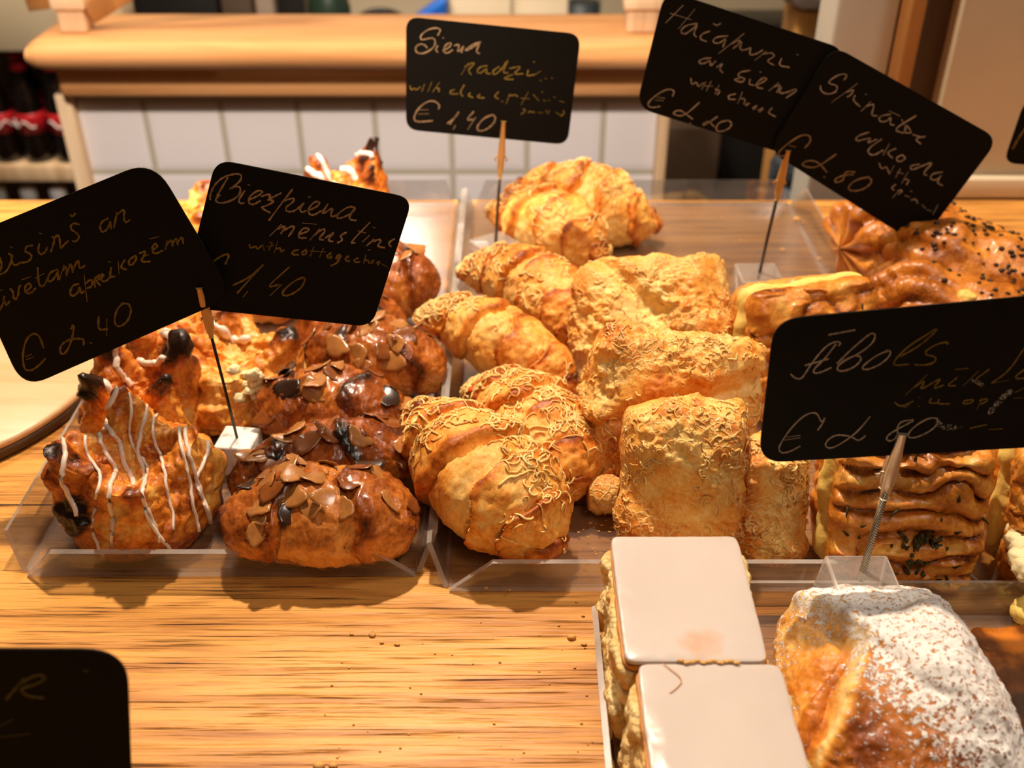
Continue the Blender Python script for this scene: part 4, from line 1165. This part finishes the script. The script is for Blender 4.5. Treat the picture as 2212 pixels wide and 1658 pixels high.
# ------------------------------------------------------------------ price cards, their holders, the handwriting
def chaikin(P, it=2):
    P = [tuple(p) for p in P]
    if len(P) < 3: return P
    for _ in range(it):
        Q = [P[0]]
        for a, b in zip(P[:-1], P[1:]):
            Q.append((a[0]*.75 + b[0]*.25, a[1]*.75 + b[1]*.25)); Q.append((a[0]*.25 + b[0]*.75, a[1]*.25 + b[1]*.75))
        Q.append(P[-1]); P = Q
    return P
def card(label, corners, p0, n, lines, org, sc, hw, radius=26, th=.0009):
    """corners: photo pixels clockwise from the top left; the card lies in the plane p0, n; lines: list of (material, strokes)"""
    n = Vector(n).normalized(); p0 = Vector(p0)
    P = [atplane(x, y, p0, n) for x, y in corners]
    cen = sum(P, Vector())/4
    poly = []
    for i in range(4):
        a, b, c_ = P[i-1], P[i], P[(i+1) % 4]
        r = radius/3600.0
        d1 = (a - b).normalized(); d2 = (c_ - b).normalized()
        s, e = b + d1*r, b + d2*r
        for k in range(9):
            t_ = k/8; poly.append(s*(1-t_)**2 + b*2*t_*(1-t_)*(1) + e*t_**2 if True else s)
    m = len(poly)
    t = thing('price_card', label, 'price card', cen, group='handwritten price cards')
    V = [p - cen for p in poly] + [p - cen - n*th for p in poly]
    F = [tuple(range(m-1, -1, -1)), tuple(range(m, 2*m))] + [(i, (i+1) % m, m + (i+1) % m, m + i) for i in range(m)]
    nf = (V[1] - V[0]).cross(V[2] - V[1])
    mesh_obj('card_panel', V, F, M['card'], t, smooth=False)
    for mat, strokes in lines:
        mb = MB()
        for st in strokes:
            w = hw
            if isinstance(st, dict): w = st['w']; st = st['s']
            if isinstance(st, tuple): st = [(st[0] - hw*.5, st[1]), (st[0] + hw*.5, st[1] + hw*.3)]; w = hw*1.15
            Q = chaikin(st, 3); L = []; Rr = []; k = len(Q)
            ws = []
            for i, q in enumerate(Q):
                a = Q[max(i-1, 0)]; b = Q[min(i+1, k-1)]; dx, dy = b[0]-a[0], b[1]-a[1]; l_ = math.hypot(dx, dy) or 1
                dx /= l_; dy /= l_
                ww = w*(.8 + .2*math.sin(i*.9 + q[0]*.05))
                # rounded ends
                if i == 0: q = (q[0] - dx*w*.6, q[1] - dy*w*.6); ww *= .45
                if i == k-1: q = (q[0] + dx*w*.6, q[1] + dy*w*.6); ww *= .45
                L.append((q[0] - dy*ww, q[1] + dx*ww)); Rr.append((q[0] + dy*ww, q[1] - dx*ww))
            pr = lambda q: atplane(org[0] + q[0]/sc, org[1] + q[1]/sc, p0 + n*.0003, n) - cen
            V = [pr(q) for q in L] + [pr(q) for q in Rr]
            F = [(i, i+1, k+i+1, k+i) for i in range(k-1)]
            mb.add(V, F)
        mesh_obj('handwriting', mb.v, mb.f, mat, t, smooth=False)
    return t, cen

def holder(label, top, bot, block, clipmat, wiremat, blockmat, clip_len, p0, n, base_h, size, wr=.0009, clip_w=.0052, yaw=0, taper=1.0, hinge=True):
    """clip gripping the card at pixel top, wire down to the block standing at (x, y, z)"""
    n = Vector(n).normalized(); p0 = Vector(p0)
    A = atplane(*top, p0 + n*.0012, n)
    bx_, by_, bz = block
    t = thing('card_holder', label, 'card holder', (bx_, by_, bz))
    o0 = Vector((bx_, by_, bz))
    Bt = Vector((bx_ + bot[0], by_ + bot[1], bz + base_h))
    mb = MB(); s = size/2
    V = [(-s, -s, .0004), (s, -s, .0004), (s, s, .0004), (-s, s, .0004)] + [(-s*taper, -s*taper, base_h), (s*taper, -s*taper, base_h), (s*taper, s*taper, base_h), (-s*taper, s*taper, base_h)]
    Rz = Matrix.Rotation(yaw, 3, 'Z'); V = [Rz @ Vector(v) for v in V]
    mb.add(V, [(0,3,2,1),(4,5,6,7),(0,1,5,4),(1,2,6,5),(2,3,7,6),(3,0,4,7)])
    ob = mb.build('block', blockmat, t, bevel=.0014)
    if blockmat is M['acrylic_block']: ob.data.materials.append(M['acrylic_edge']); ob.modifiers['bevel'].material = 1
    dirn = (Bt - A).normalized(); cl = clip_len
    E = A + dirn*cl
    MB().tube([E - o0 - dirn*.004, (E*.5 + Bt*.5) - o0, Bt - o0 - Vector((0, 0, .006))], wr, 10).build('wire', wiremat, t, True)
    side = dirn.cross(n).normalized(); 
    def jaw(name, off, l0, l1, w0, w1, w2, th):
        st = [(0, w0), (.55*(l1-l0), w1), (.8*(l1-l0), w1*.9), (l1-l0, w2)]
        V = []; 
        for d_, w_ in st:
            c_ = A + dirn*(l0 + d_) + n*off - o0
            for sx, sz in ((-1, -1), (1, -1), (.6, 1), (-.6, 1)): V.append(c_ + side*(sx*w_/2) + n*(sz*th/2))
        F = [(0,1,2,3)] + [(i*4+k, i*4+(k+1) % 4, (i+1)*4+(k+1) % 4, (i+1)*4+k) for i in range(3) for k in range(4)] + [(15,14,13,12)]
        m2 = MB().add(V, F); return m2.build(name, clipmat, t, bevel=.0004)
    j = jaw('front_jaw', .0006, 0, cl, clip_w*.55, clip_w, clip_w*.5, .0018)
    jaw('rear_jaw', -.0032, .003, cl*.9, clip_w*.5, clip_w*.9, clip_w*.5, .0014)
    if hinge:
        c_ = A + dirn*(cl*.62) - o0
        MB().tube([c_ - side*clip_w*.62 - n*.001, c_ + side*clip_w*.62 - n*.001], .0009, 8).build('hinge_pin', clipmat, t, True)
        for sgn in (-1, 1):
            q = c_ + dirn*cl*.02 - n*.0018 + side*sgn*clip_w*.62
            MB().add([q, q + dirn*cl*.10, q + side*sgn*.0018 + dirn*cl*.03 - n*.001, q + n*.001], [(0,1,2), (0,2,3), (1,3,2), (0,3,1)]).build('finger_tab', clipmat, t)
    return t

S1 = [[(60,660),(85,680),(70,740),(40,790),(0,805)], [(0,690),(14,740),(0,780)], [(85,670),(80,730),(110,745),(135,725)], (78,615),
      [(225,605),(180,610),(170,650),(210,660),(220,690),(190,720),(140,725)], [(270,595),(262,640),(275,670),(310,655),(325,620)], (278,522),
      [(350,650),(380,560),(360,545)], [(372,565),(398,525),(412,560),(415,635),(440,600),(470,575)],
      [(545,460),(500,450),(480,490),(530,520),(550,550),(520,580),(500,575)], [(485,395),(500,410),(518,385)],
      [(745,420),(700,440),(685,490),(710,520),(750,480),(760,430),(765,490)], [(785,480),(810,360),(800,400),(862,345),(850,420),(865,450),(895,430)]]
S1b = [[(0,1050),(25,1000),(30,940),(30,1000),(45,1020),(65,990)], [(0,915),(14,912)], [(70,905),(90,920),(95,985),(125,960),(130,890),(142,880)],
       [(180,920),(220,890),(200,860),(170,890),(175,935),(215,935),(245,900)], [(155,840),(210,820)], [(260,760),(265,880),(300,890),(330,830)], [(245,830),(300,800)],
       [(395,770),(345,790),(325,840),(350,860),(395,800),(400,770),(400,840)], [(410,840),(440,740)], [(430,780),(455,740),(460,815)], [(460,800),(490,715),(500,790)], [(500,780),(540,690),(545,770),(585,745)]]
S1c = [[(540,870),(500,880),(480,930),(495,960),(540,930),(550,880),(555,940),(580,920)], [(580,810),(600,990)], [(585,870),(620,840),(640,850),(630,890),(600,900)],
       [(655,890),(645,840),(690,800),(680,840),(660,850),(690,880)], [(690,840),(720,810),(700,800),(695,850),(730,855),(760,820)], [(765,760),(755,820),(790,820)], (752,716),
       [(815,720),(820,800)], [(860,705),(825,760),(870,770)], [(930,680),(890,700),(885,740),(915,740),(945,690),(930,675)], [(960,660),(1010,640),(985,690),(970,720),(1035,715)], [(975,690),(1020,670)],
       [(1050,640),(1090,610),(1070,590),(1045,620),(1060,670),(1120,640)], [(1035,560),(1095,545)], [(1140,630),(1150,575)], [(1150,600),(1180,560),(1190,610)], [(1190,590),(1215,550),(1225,600)], [(1225,580),(1255,540),(1262,590)]]
S1d = [[(300,1310),(270,1220),(220,1210),(175,1260),(155,1360),(165,1460),(215,1470),(270,1430),(312,1385)], [(180,1370),(215,1355)], [(185,1390),(225,1375)],
       [(490,1180),(505,1145),(510,1190),(480,1300),(440,1360),(410,1340),(420,1290),(470,1255),(530,1245),(580,1250),(575,1290)], (625,1275), [(680,1095),(675,1190),(740,1180)], [(735,1110),(735,1225)],
       [(850,1000),(800,1050),(785,1140),(820,1170),(880,1130),(908,1050),(885,1005),(845,1005)]]
y1 = .528
NL = (0, -1, .12)
P1 = Vector((-.3, y1 - .004, 1.06)); P2 = Vector((-.12, y1 + .0015, 1.06))
card('black card reading aisins ar avetam aprikozem at the left edge', [(-95, 520), (330, 345), (505, 640), (50, 840)], P1, NL,
     [(M['chalk_gold'], S1), (M['chalk_gold'], S1b), (M['chalk_gold'], S1c), (M['chalk_gold'], S1d)], (0, 340), 3.189, 8.5, 60)
S2 = [[(230,430),(225,390),(270,290),(350,220),(460,190),(520,200),(510,260),(410,330)], [(410,330),(480,300),(515,330),(490,400),(400,450),(310,465),(270,430),(320,385)], [(390,230),(330,330),(295,390)],
      [(545,350),(490,430),(500,465),(540,460)], (585,293), [(590,430),(680,390),(720,350),(660,345),(590,400),(580,460),(620,480),(690,440)], [(700,400),(790,370),(760,430),(880,370)], [(760,430),(830,440),(740,490),(690,500),(780,550)],
      [(985,335),(880,470),(770,620)], [(890,450),(960,420),(1015,420),(970,470),(920,500),(930,540),(1000,540),(1080,470)], [(1090,460),(1050,520),(1070,550),(1110,530)], (1140,404),
      [(1130,530),(1220,490),(1240,450),(1190,445),(1130,510),(1140,570),(1190,570),(1250,530)], [(1310,470),(1240,580),(1370,490),(1330,570),(1360,590),(1420,550)],
      [(1560,500),(1500,490),(1400,560),(1390,600),(1440,600),(1550,540),(1565,490),(1490,610),(1570,620)]]
S2b = [[(780,760),(880,660)], [(850,700),(930,660),(880,740)], [(890,720),(1000,660),(1000,700),(950,765)], [(1040,750),(1130,720),(1140,690),(1080,690),(1040,750),(1050,785),(1110,780)], [(1080,645),(1200,655)],
       [(1145,800),(1230,700)], [(1180,760),(1270,690),(1290,720),(1220,790),(1270,800)], [(1290,780),(1380,720),(1340,760),(1310,810),(1355,812)], [(1480,730),(1420,760),(1450,800),(1400,825)], [(1695,640),(1510,830),(1560,825)], [(1590,715),(1655,735)],
       [(1690,760),(1630,815)], (1735,683), [(1670,850),(1750,780),(1710,820),(1790,790),(1800,810),(1760,860),(1830,870)], (1690,890), [(1920,790),(1860,830),(1890,860)]]
S2c = [[(590,840),(600,880),(650,850),(660,890),(710,845)], [(720,860),(725,895)], (785,822), [(800,830),(770,890)], [(750,860),(810,850)], [(850,810),(820,915)], [(835,880),(880,870),(875,912),(910,890)],
       [(1040,890),(990,900),(980,935),(1040,935)], [(1110,890),(1070,910),(1080,940),(1120,920),(1110,890)], [(1180,870),(1150,945)], [(1150,900),(1220,905)], [(1270,880),(1235,955)], [(1230,905),(1290,910)],
       [(1340,920),(1300,940),(1310,970),(1350,940),(1335,970)], [(1420,930),(1380,960),(1400,980),(1440,930),(1400,1010),(1340,1035)], [(1470,970),(1510,950),(1480,950),(1470,990),(1510,995)],
       [(1590,965),(1550,980),(1560,1005),(1600,1000)], [(1660,940),(1640,1010)], [(1645,985),(1680,985),(1690,1015)], [(1710,1000),(1740,980),(1710,1015)], [(1760,1010),(1790,990),(1770,1030)], [(1810,1020),(1860,1050)]]
S2d = [[(210,1050),(290,970),(370,930),(410,930),(370,1020)], (250,1100), [(440,1215),(600,1140),(755,990),(620,1130),(480,1285)], [(575,1270),(535,1320)], [(955,1050),(740,1240),(860,1210)], [(885,1210),(780,1310)],
       [(1090,1140),(1010,1170),(900,1260),(890,1310),(960,1310),(1070,1240),(1105,1160),(1080,1140)]]
card('black card reading Biezpiena menestins beside the card at the left edge', [(466, 344), (892, 428), (803, 706), (388, 662)], P2, NL,
     [(M['chalk_pink'], S2), (M['chalk_pink'], S2b), (M['chalk_gold'], S2c), (M['chalk_gold'], S2d)], (400, 330), 4.252, 10.5, 34)
pb = at(513, 945, FZ + .022)
holder('brass clip holder on a white block among the left pastries', (430, 622), (.0, .0), (pb.x, pb.y, FZ), M['clip_gold'], M['wire_dark'], M['block'], .034, P1, NL, .0225, .0235, .0009, .0058, -.12)

S3 = [[(450,245),(490,175),(430,155),(330,180),(250,250),(260,300),(340,280),(400,270),(430,320),(400,390),(300,450),(220,450),(190,400),(220,350),(290,340),(330,385)], [(450,360),(425,410),(450,435)], (512,272),
      [(510,420),(600,370),(600,320),(540,350),(510,420),(550,455),(620,410)], [(640,360),(700,340),(670,440),(720,400),(750,350),(720,440)], [(940,320),(860,340),(760,410),(780,420),(880,360),(940,320),(880,430),(925,450)]]
S3b = [[(720,690),(800,560)], [(760,600),(850,550),(870,570),(790,640),(830,690)], [(1010,590),(930,600),(890,660),(940,680),(1010,610),(1000,680),(1050,680)], [(1150,600),(1070,650),(1090,700),(1170,640),(1270,490),(1180,670),(1250,670)],
       [(1270,620),(1420,590),(1300,690),(1420,680)], [(1300,690),(1180,740),(1310,745)], [(1480,640),(1460,710),(1550,690)], (1545,545), [(1620,650),(1540,700)], (1620,755), (1680,735), (1750,730)]
S3c = [[(135,820),(145,870),(190,840),(205,870),(250,830)], [(300,800),(270,880)], [(380,780),(340,880)], [(470,780),(395,885)], [(430,840),(470,850),(460,885)], [(640,860),(590,880),(590,910),(680,910)], [(750,810),(700,900),(735,935)],
       [(820,900),(790,930),(850,950)], [(930,915),(890,950),(980,955)], [(1140,890),(1090,940),(1140,965)], (1185,995), [(1270,910),(1230,1020)], [(1270,930),(1340,920),(1360,940)], [(1480,890),(1400,1030)], [(1400,960),(1490,965)], [(1540,920),(1600,985)], (1640,885), (1665,985), (1715,980), (1780,945), [(1840,990),(1890,1005)],
       [(1420,1080),(1450,1090),(1430,1120),(1400,1140)], [(1480,1120),(1520,1100),(1500,1110),(1550,1120)], [(1590,1120),(1640,1125)], [(1680,1100),(1700,1130)], [(1720,1095),(1710,1130)], [(1800,1120),(1850,1155)], [(1880,1100),(1890,1140),(1850,1160)]]
S3d = [[(460,1080),(475,1040),(420,990),(340,990),(240,1060),(185,1150),(180,1210),(230,1230),(390,1215)], [(240,1090),(340,1090)], [(230,1140),(345,1135)], [(560,1245),(640,1190),(715,1080),(590,1255)], [(650,1270),(630,1310)],
       [(860,1110),(770,1210),(850,1200)], [(880,1180),(795,1310)], [(1080,1145),(980,1180),(900,1270),(900,1330),(980,1330),(1080,1260),(1115,1180),(1075,1145)]]
P3 = Vector((0, .797, 1.15)); N3 = (0, -1, .06)
card('black card reading Siera radzins above the croissants', [(877, 36), (1255, 74), (1226, 313), (877, 280)], P3, N3,
     [(M['chalk_pink'], S3), (M['chalk_gold'], S3b), (M['chalk_gold'], S3c), (M['chalk_pink'], S3d)], (860, 30), 5.267, 9.5, 36)
pb = at(1070, 522, FZ + .030)
holder('brass clip holder on a clear block behind the croissants', (1088, 262), (.0, .0), (pb.x, pb.y, FZ), M['clip_gold'], M['wire'], M['acrylic_block'], .047, P3, N3, .030, .032, .0013, .0062, .6)

S4 = [[(-100,145),(10,35)], [(-20,185),(85,60)], [(-70,85),(60,125)], [(100,150),(30,160),(-10,200),(20,225),(90,170),(105,150),(75,220),(95,235)], [(180,200),(130,215),(115,250),(160,265)], [(205,150),(225,165),(250,150)],
      [(295,230),(220,235),(195,270),(240,280),(290,240),(265,300)], [(400,215),(240,340)], [(320,280),(380,250),(370,280),(330,310)], [(385,270),(370,320),(410,320),(450,300),(430,350),(470,350),(520,320)], [(470,385),(540,330)], [(520,345),(580,335),(600,360),(540,390),(590,415)], [(640,375),(620,420),(690,430)], (742,348)]
S4b = [[(190,370),(130,375),(105,400),(140,410),(190,380),(180,430),(220,390)], [(225,430),(270,400),(240,440),(265,465)], [(440,450),(370,460),(360,490),(410,500),(390,530),(330,510),(370,500)], [(440,505),(430,540),(465,545)], (505,460), [(490,540),(550,510),(530,490),(480,530),(480,560),(520,565)],
       [(560,580),(620,530)], [(590,555),(640,540),(610,590)], [(640,560),(620,600),(680,590),(720,570),(745,575),(670,625)]]
S4c = [[(60,500),(65,545),(100,520),(105,560),(140,530)], [(155,525),(130,570)], [(190,520),(160,580)], [(150,550),(200,550)], [(240,545),(215,600)], [(215,570),(250,580),(230,605)], [(345,600),(300,610),(300,635),(345,635)], [(390,590),(360,660)], [(375,630),(410,630),(400,665)], [(410,670),(440,655),(415,675)], [(455,690),(490,670),(460,700)], [(490,705),(530,685),(500,715)], [(580,690),(550,720),(600,745)]]
sh = lambda L: [[(x - 2167, y) for x, y in s] for s in L]
S4d = sh([[(2110,615),(2125,580),(2080,565),(2000,610),(1945,665),(1970,690),(2030,680)], [(2010,622),(2060,627)], [(2000,640),(2050,643)]]) + [[(115,655),(20,740),(-30,740),(-60,720),(-10,700),(30,730),(70,760)], (57,788), [(230,745),(150,800),(130,800),(170,770),(210,810)], [(300,770),(240,780),(215,830),(250,845),(310,820),(325,785),(295,768)]]
y4 = .747; N4 = (0, -1, .06)
P4a = Vector((.2, y4 + .002, 1.15)); P4b = Vector((.3, y4 - .002, 1.15))
card('black card reading Hacapuri ar sieru at the top, left of the Spinatu card', [(1437, -22), (1830, 108), (1735, 345), (1374, 232)], P4a, N4,
     [(M['chalk_white'], S4), (M['chalk_white'], S4b), (M['chalk_white'], S4c), (M['chalk_white'], S4d)], (1472, 0), 2.961, 5.2, 46)
S5 = [[(1040,510),(1065,480),(1020,470),(950,510),(940,535),(1000,545),(990,590),(930,605),(890,580),(890,550)], [(1125,535),(960,655)], [(1050,590),(1110,570),(1080,610),(1060,620)], [(1110,610),(1095,640),(1140,680)], (1180,602), [(1150,710),(1210,650)], [(1180,680),(1240,660),(1210,740),(1250,740)],
      [(1340,730),(1270,740),(1260,775),(1310,780),(1345,740),(1330,795),(1360,800)], [(1330,710),(1395,740)], [(1500,740),(1350,830),(1420,850)], [(1410,765),(1440,830)], [(1440,800),(1420,850),(1480,850),(1440,800)], [(1480,860),(1540,880),(1570,870),(1490,885),(1530,920)]]
S5b = [[(1200,845),(1120,870),(1115,905),(1170,890),(1220,880),(1180,920),(1250,890)], [(1280,890),(1180,960),(1220,1000),(1290,960)], [(1330,920),(1290,990)], [(1370,950),(1310,975),(1350,1010)], [(1410,990),(1370,1010),(1390,1040),(1440,1010),(1410,990)], [(1520,1050),(1460,1060),(1470,1090),(1540,1060),(1620,1030),(1540,1110),(1570,1120)], [(1670,1100),(1600,1110),(1590,1150),(1640,1150),(1670,1110),(1630,1170),(1670,1185)]]
S5c = [[(1265,1045),(1280,1085),(1310,1060),(1330,1110)], [(1360,1060),(1330,1115)], [(1400,1080),(1370,1135)], [(1380,1100),(1420,1110)], [(1450,1100),(1410,1170)], [(1425,1145),(1460,1150),(1440,1180)], [(1370,1180),(1340,1200),(1360,1215)], [(1400,1210),(1350,1265)], [(1385,1220),(1420,1215),(1390,1240)], [(1430,1250),(1460,1260)], (1470,1222), [(1470,1280),(1500,1270),(1510,1300)], [(1540,1310),(1560,1330)], [(1570,1340),(1600,1350)], [(1640,1310),(1610,1370)]]
S5d = [[(790,945),(830,900),(820,865),(770,860),(690,910),(620,970),(620,1000),(660,995)], [(690,930),(730,940)], [(990,985),(870,1070),(810,1070),(765,1055),(800,1025),(870,1030),(930,1100)], (915,1130), [(1110,1100),(1060,1095),(1040,1110),(1040,1150),(990,1170),(975,1150),(1030,1120),(1100,1115)], [(1200,1130),(1110,1150),(1060,1200),(1090,1225),(1170,1210),(1225,1160),(1195,1130)]]
card('black card reading Spinatu with spinach, clipped over the Hacapuri card', [(1800, 98), (2158, 300), (1985, 530), (1660, 325)], P4b, N4,
     [(M['chalk_white'], S5), (M['chalk_white'], S5b), (M['chalk_white'], S5c), (M['chalk_pink'], S5d)], (1472, 0), 2.961, 5.2, 46)
pb = at(1640, 588, FZ + .026)
holder('brass clip holder on a clear block under the Spinatu card', (1703, 325), (.0, .0), (pb.x, pb.y, FZ), M['clip_gold'], M['wire'], M['acrylic_block'], .040, P4b, N4, .026, .033, .0013, .0062, .02)

S6 = [[(580,320),(690,300),(800,280)], [(265,650),(300,685),(350,690),(380,650),(450,540),(560,410),(640,375),(685,385),(665,410)], [(640,400),(540,530),(460,600),(450,640),(500,640),(600,595)], [(385,575),(480,550),(580,520)],
      [(650,560),(760,450),(900,330),(950,300),(975,330),(940,400),(830,480),(700,540),(640,600),(680,630),(780,600),(850,540),(850,500),(790,490),(700,540)], [(1090,450),(1000,480),(900,550),(850,600),(900,615),(1010,570),(1090,500),(1100,455),(1060,450)]]
S6b = [[(1180,500),(1330,420),(1470,300),(1490,260),(1400,320),(1250,410),(1130,530),(1120,580),(1250,565)], [(1570,400),(1580,380),(1500,390),(1390,450),(1390,490),(1480,500),(1470,550),(1390,575),(1300,570)],
       [(1225,820),(1400,655)], [(1290,760),(1400,690),(1330,790),(1450,720),(1530,675),(1440,780),(1540,740)], [(1640,610),(1745,600)], [(1650,680),(1560,750),(1640,745)], [(1830,625),(1705,745)], [(1920,610),(1780,710),(1860,750)], [(1940,725),(2090,620),(2200,450),(2240,400)], [(1940,725),(2080,700)], [(2240,590),(2110,690),(2240,680)]]
S6c = [[(1135,885),(1180,925),(1285,875)], [(1210,930),(1250,905)], (1335,915), (1340,840), [(1440,850),(1410,890),(1490,890)], [(1500,860),(1490,900),(1590,895)], [(1780,860),(1710,870),(1700,900),(1770,890),(1790,865)], [(1860,850),(1820,940)], [(1840,870),(1900,850),(1910,870),(1850,900)], [(1760,1100),(1850,1080),(1900,1070)], [(1920,1110),(2030,1105)], [(2140,800),(2230,755)], [(2130,850),(2200,845)]]
S6s = [{'s': [(1930,970),(1980,900),(2040,840),(2100,790)], 'w': 28}, {'s': [(1490,1050),(1530,1085),(1580,1095),(1630,1090)], 'w': 26}, {'s': [(1780,700),(1840,720),(1870,740)], 'w': 16}, {'s': [(1650,1100),(1695,1090)], 'w': 9}]
S6d = [[(490,1115),(530,1060),(555,1000),(520,1060),(490,980),(440,965),(350,1010),(240,1130),(165,1250),(165,1290),(200,1310),(270,1290),(340,1250)], [(230,1175),(340,1160)], [(210,1200),(340,1180)], [(925,1005),(830,1120),(730,1200),(620,1265),(560,1265),(550,1220),(620,1160),(700,1155),(780,1175),(830,1210),(885,1165)],
       [(1285,1030),(1190,1040),(1150,1090),(1160,1160),(1110,1210),(1060,1200),(1070,1160),(1150,1110),(1285,1040)], [(1490,1020),(1430,1010),(1330,1060),(1250,1130),(1240,1180),(1310,1180),(1420,1130),(1490,1070),(1490,1020)]]
P6 = Vector((.2, .398, 1.05)); N6 = (0, -1, .10)
def smudge():
    t = NT('chalk_smudge'); co = t.coord(); n = t.noise(co, 700, 4, .7)
    df = t.n('ShaderNodeBsdfDiffuse'); df.inputs[0].default_value = lin(150, 142, 128); tr = t.n('ShaderNodeBsdfTransparent')
    mx = t.n('ShaderNodeMixShader'); t.l(t.ramp(n, [(.46, (0, 0, 0)), (.62, (1, 1, 1))]), mx.inputs[0]); t.l(tr.outputs[0], mx.inputs[1]); t.l(df.outputs[0], mx.inputs[2]); t.l(mx.outputs[0], t.out.inputs[0]); return t.m
M['smudge'] = smudge()
card('black card reading Abols mikla at the right above the sugared turnover', [(1672, 690), (2300, 632), (2290, 962), (1638, 1000)], P6, N6,
     [(M['chalk_white'], S6), (M['chalk_gold'], S6b), (M['chalk_gold'], S6c), (M['chalk_white'], S6d), (M['smudge'], S6s)], (1640, 640), 3.867, 7.0, 46)
holder('steel clip holder on a clear block behind the sugared turnover', (1950, 936), (.0, .004), (at(1838, 1225, FZ + .036).x, .3825, FZ), M['clip_silver'], M['rope'], M['acrylic_block'], .036, P6, N6, .047, .0400, .0017, .0075, 0, .80)
P7 = Vector((.5, .80, 1.15))
card('black card cut off by the right picture edge', [(2215, 215), (2590, 250), (2545, 380), (2168, 352)], P7, (0, -1, .06), [(M['chalk_gold'], [[(2120,950),(2150,890),(2200,820),(2260,760)]])], (1472, 0), 2.961, 8, 36)
holder('brass clip holder of the card at the right picture edge', (2380, 340), (0, 0), (.475, .80, TOP), M['clip_gold'], M['wire'], M['acrylic_block'], .04, P7, (0, -1, .06), .03, .03)
P8 = Vector((-.25, .262, 1.0)); N8 = (0, -1, .15)
card('blurred black card at the lower left corner, nearest the viewer', [(-470, 1400), (274, 1402), (290, 1890), (-450, 1890)], P8, N8,
     [(M['chalk_dim'], [[(40,1220),(100,1150),(150,1090)], [(110,1130),(230,1060),(300,1070),(250,1120),(120,1150),(170,1200),(280,1210)], (550,1035), [(0,1390),(80,1350)], [(0,1460),(190,1440)]])], (0, 1098), 2.961, 11, 60)
pq = atplane(-100, 1850, P8, Vector(N8).normalized())
holder('brass clip holder of the card at the lower left corner', (-100, 1840), (0, 0), (pq.x, .262, TOP), M['clip_gold'], M['wire'], M['acrylic_block'], .03, P8, N8, .025, .03)

# ------------------------------------------------------------------ crumbs
rnd = random.Random(5)
def crumbs(name, spots, z, label, mat):
    dat = [(*(lambda p: (p.x, p.y, z + s*.4))(at(x, y, z)), s, s*.7, s*.45, rnd.random()*9) for x, y, s in spots]
    c = np.mean([d[:3] for d in dat], 0); c[2] = z
    o = lumps([(d[0]-c[0], d[1]-c[1], d[2]-z, *d[3:]) for d in dat], mat, None, name, 'stuff', 4); o.location = c
    tag(o, label, 'crumbs'); return o
crumbs('counter_crumbs', [(805, 1372, .0018), (825, 1388, .0012), (858, 1392, .0015), (1235, 1378, .0025), (1262, 1392, .0015), (1260, 1330, .001), (1245, 1300, .0008), (690, 1656, .003), (720, 1654, .002), (1080, 1430, .0008), (760, 1370, .001)] + [(rnd.uniform(700, 1290), rnd.uniform(1340, 1640), rnd.uniform(.0003, .0008)) for _ in range(40)], TOP + .0002, 'golden pastry crumbs scattered over the front of the oak counter', M['crumb'])
crumbs('tray_crumbs', [(1020, 1240, .0012), (1040, 1228, .0012), (1052, 1222, .001), (1050, 1270, .0012), (1275, 1130, .001), (1300, 1135, .0012), (1322, 1140, .001), (1330, 1122, .001), (1250, 1150, .0008), (1270, 1160, .0008), (1100, 1275, .0008), (1720, 475, .003), (1690, 540, .002), (1500, 560, .0015), (1600, 520, .0012), (1560, 470, .001), (1770, 560, .002), (1660, 480, .001)] + [(rnd.uniform(1250, 1330), rnd.uniform(1100, 1240), rnd.uniform(.0004, .0009)) for _ in range(20)], FZ + .0003, 'small pastry crumbs on the floor of the middle tray', M['crumb'])
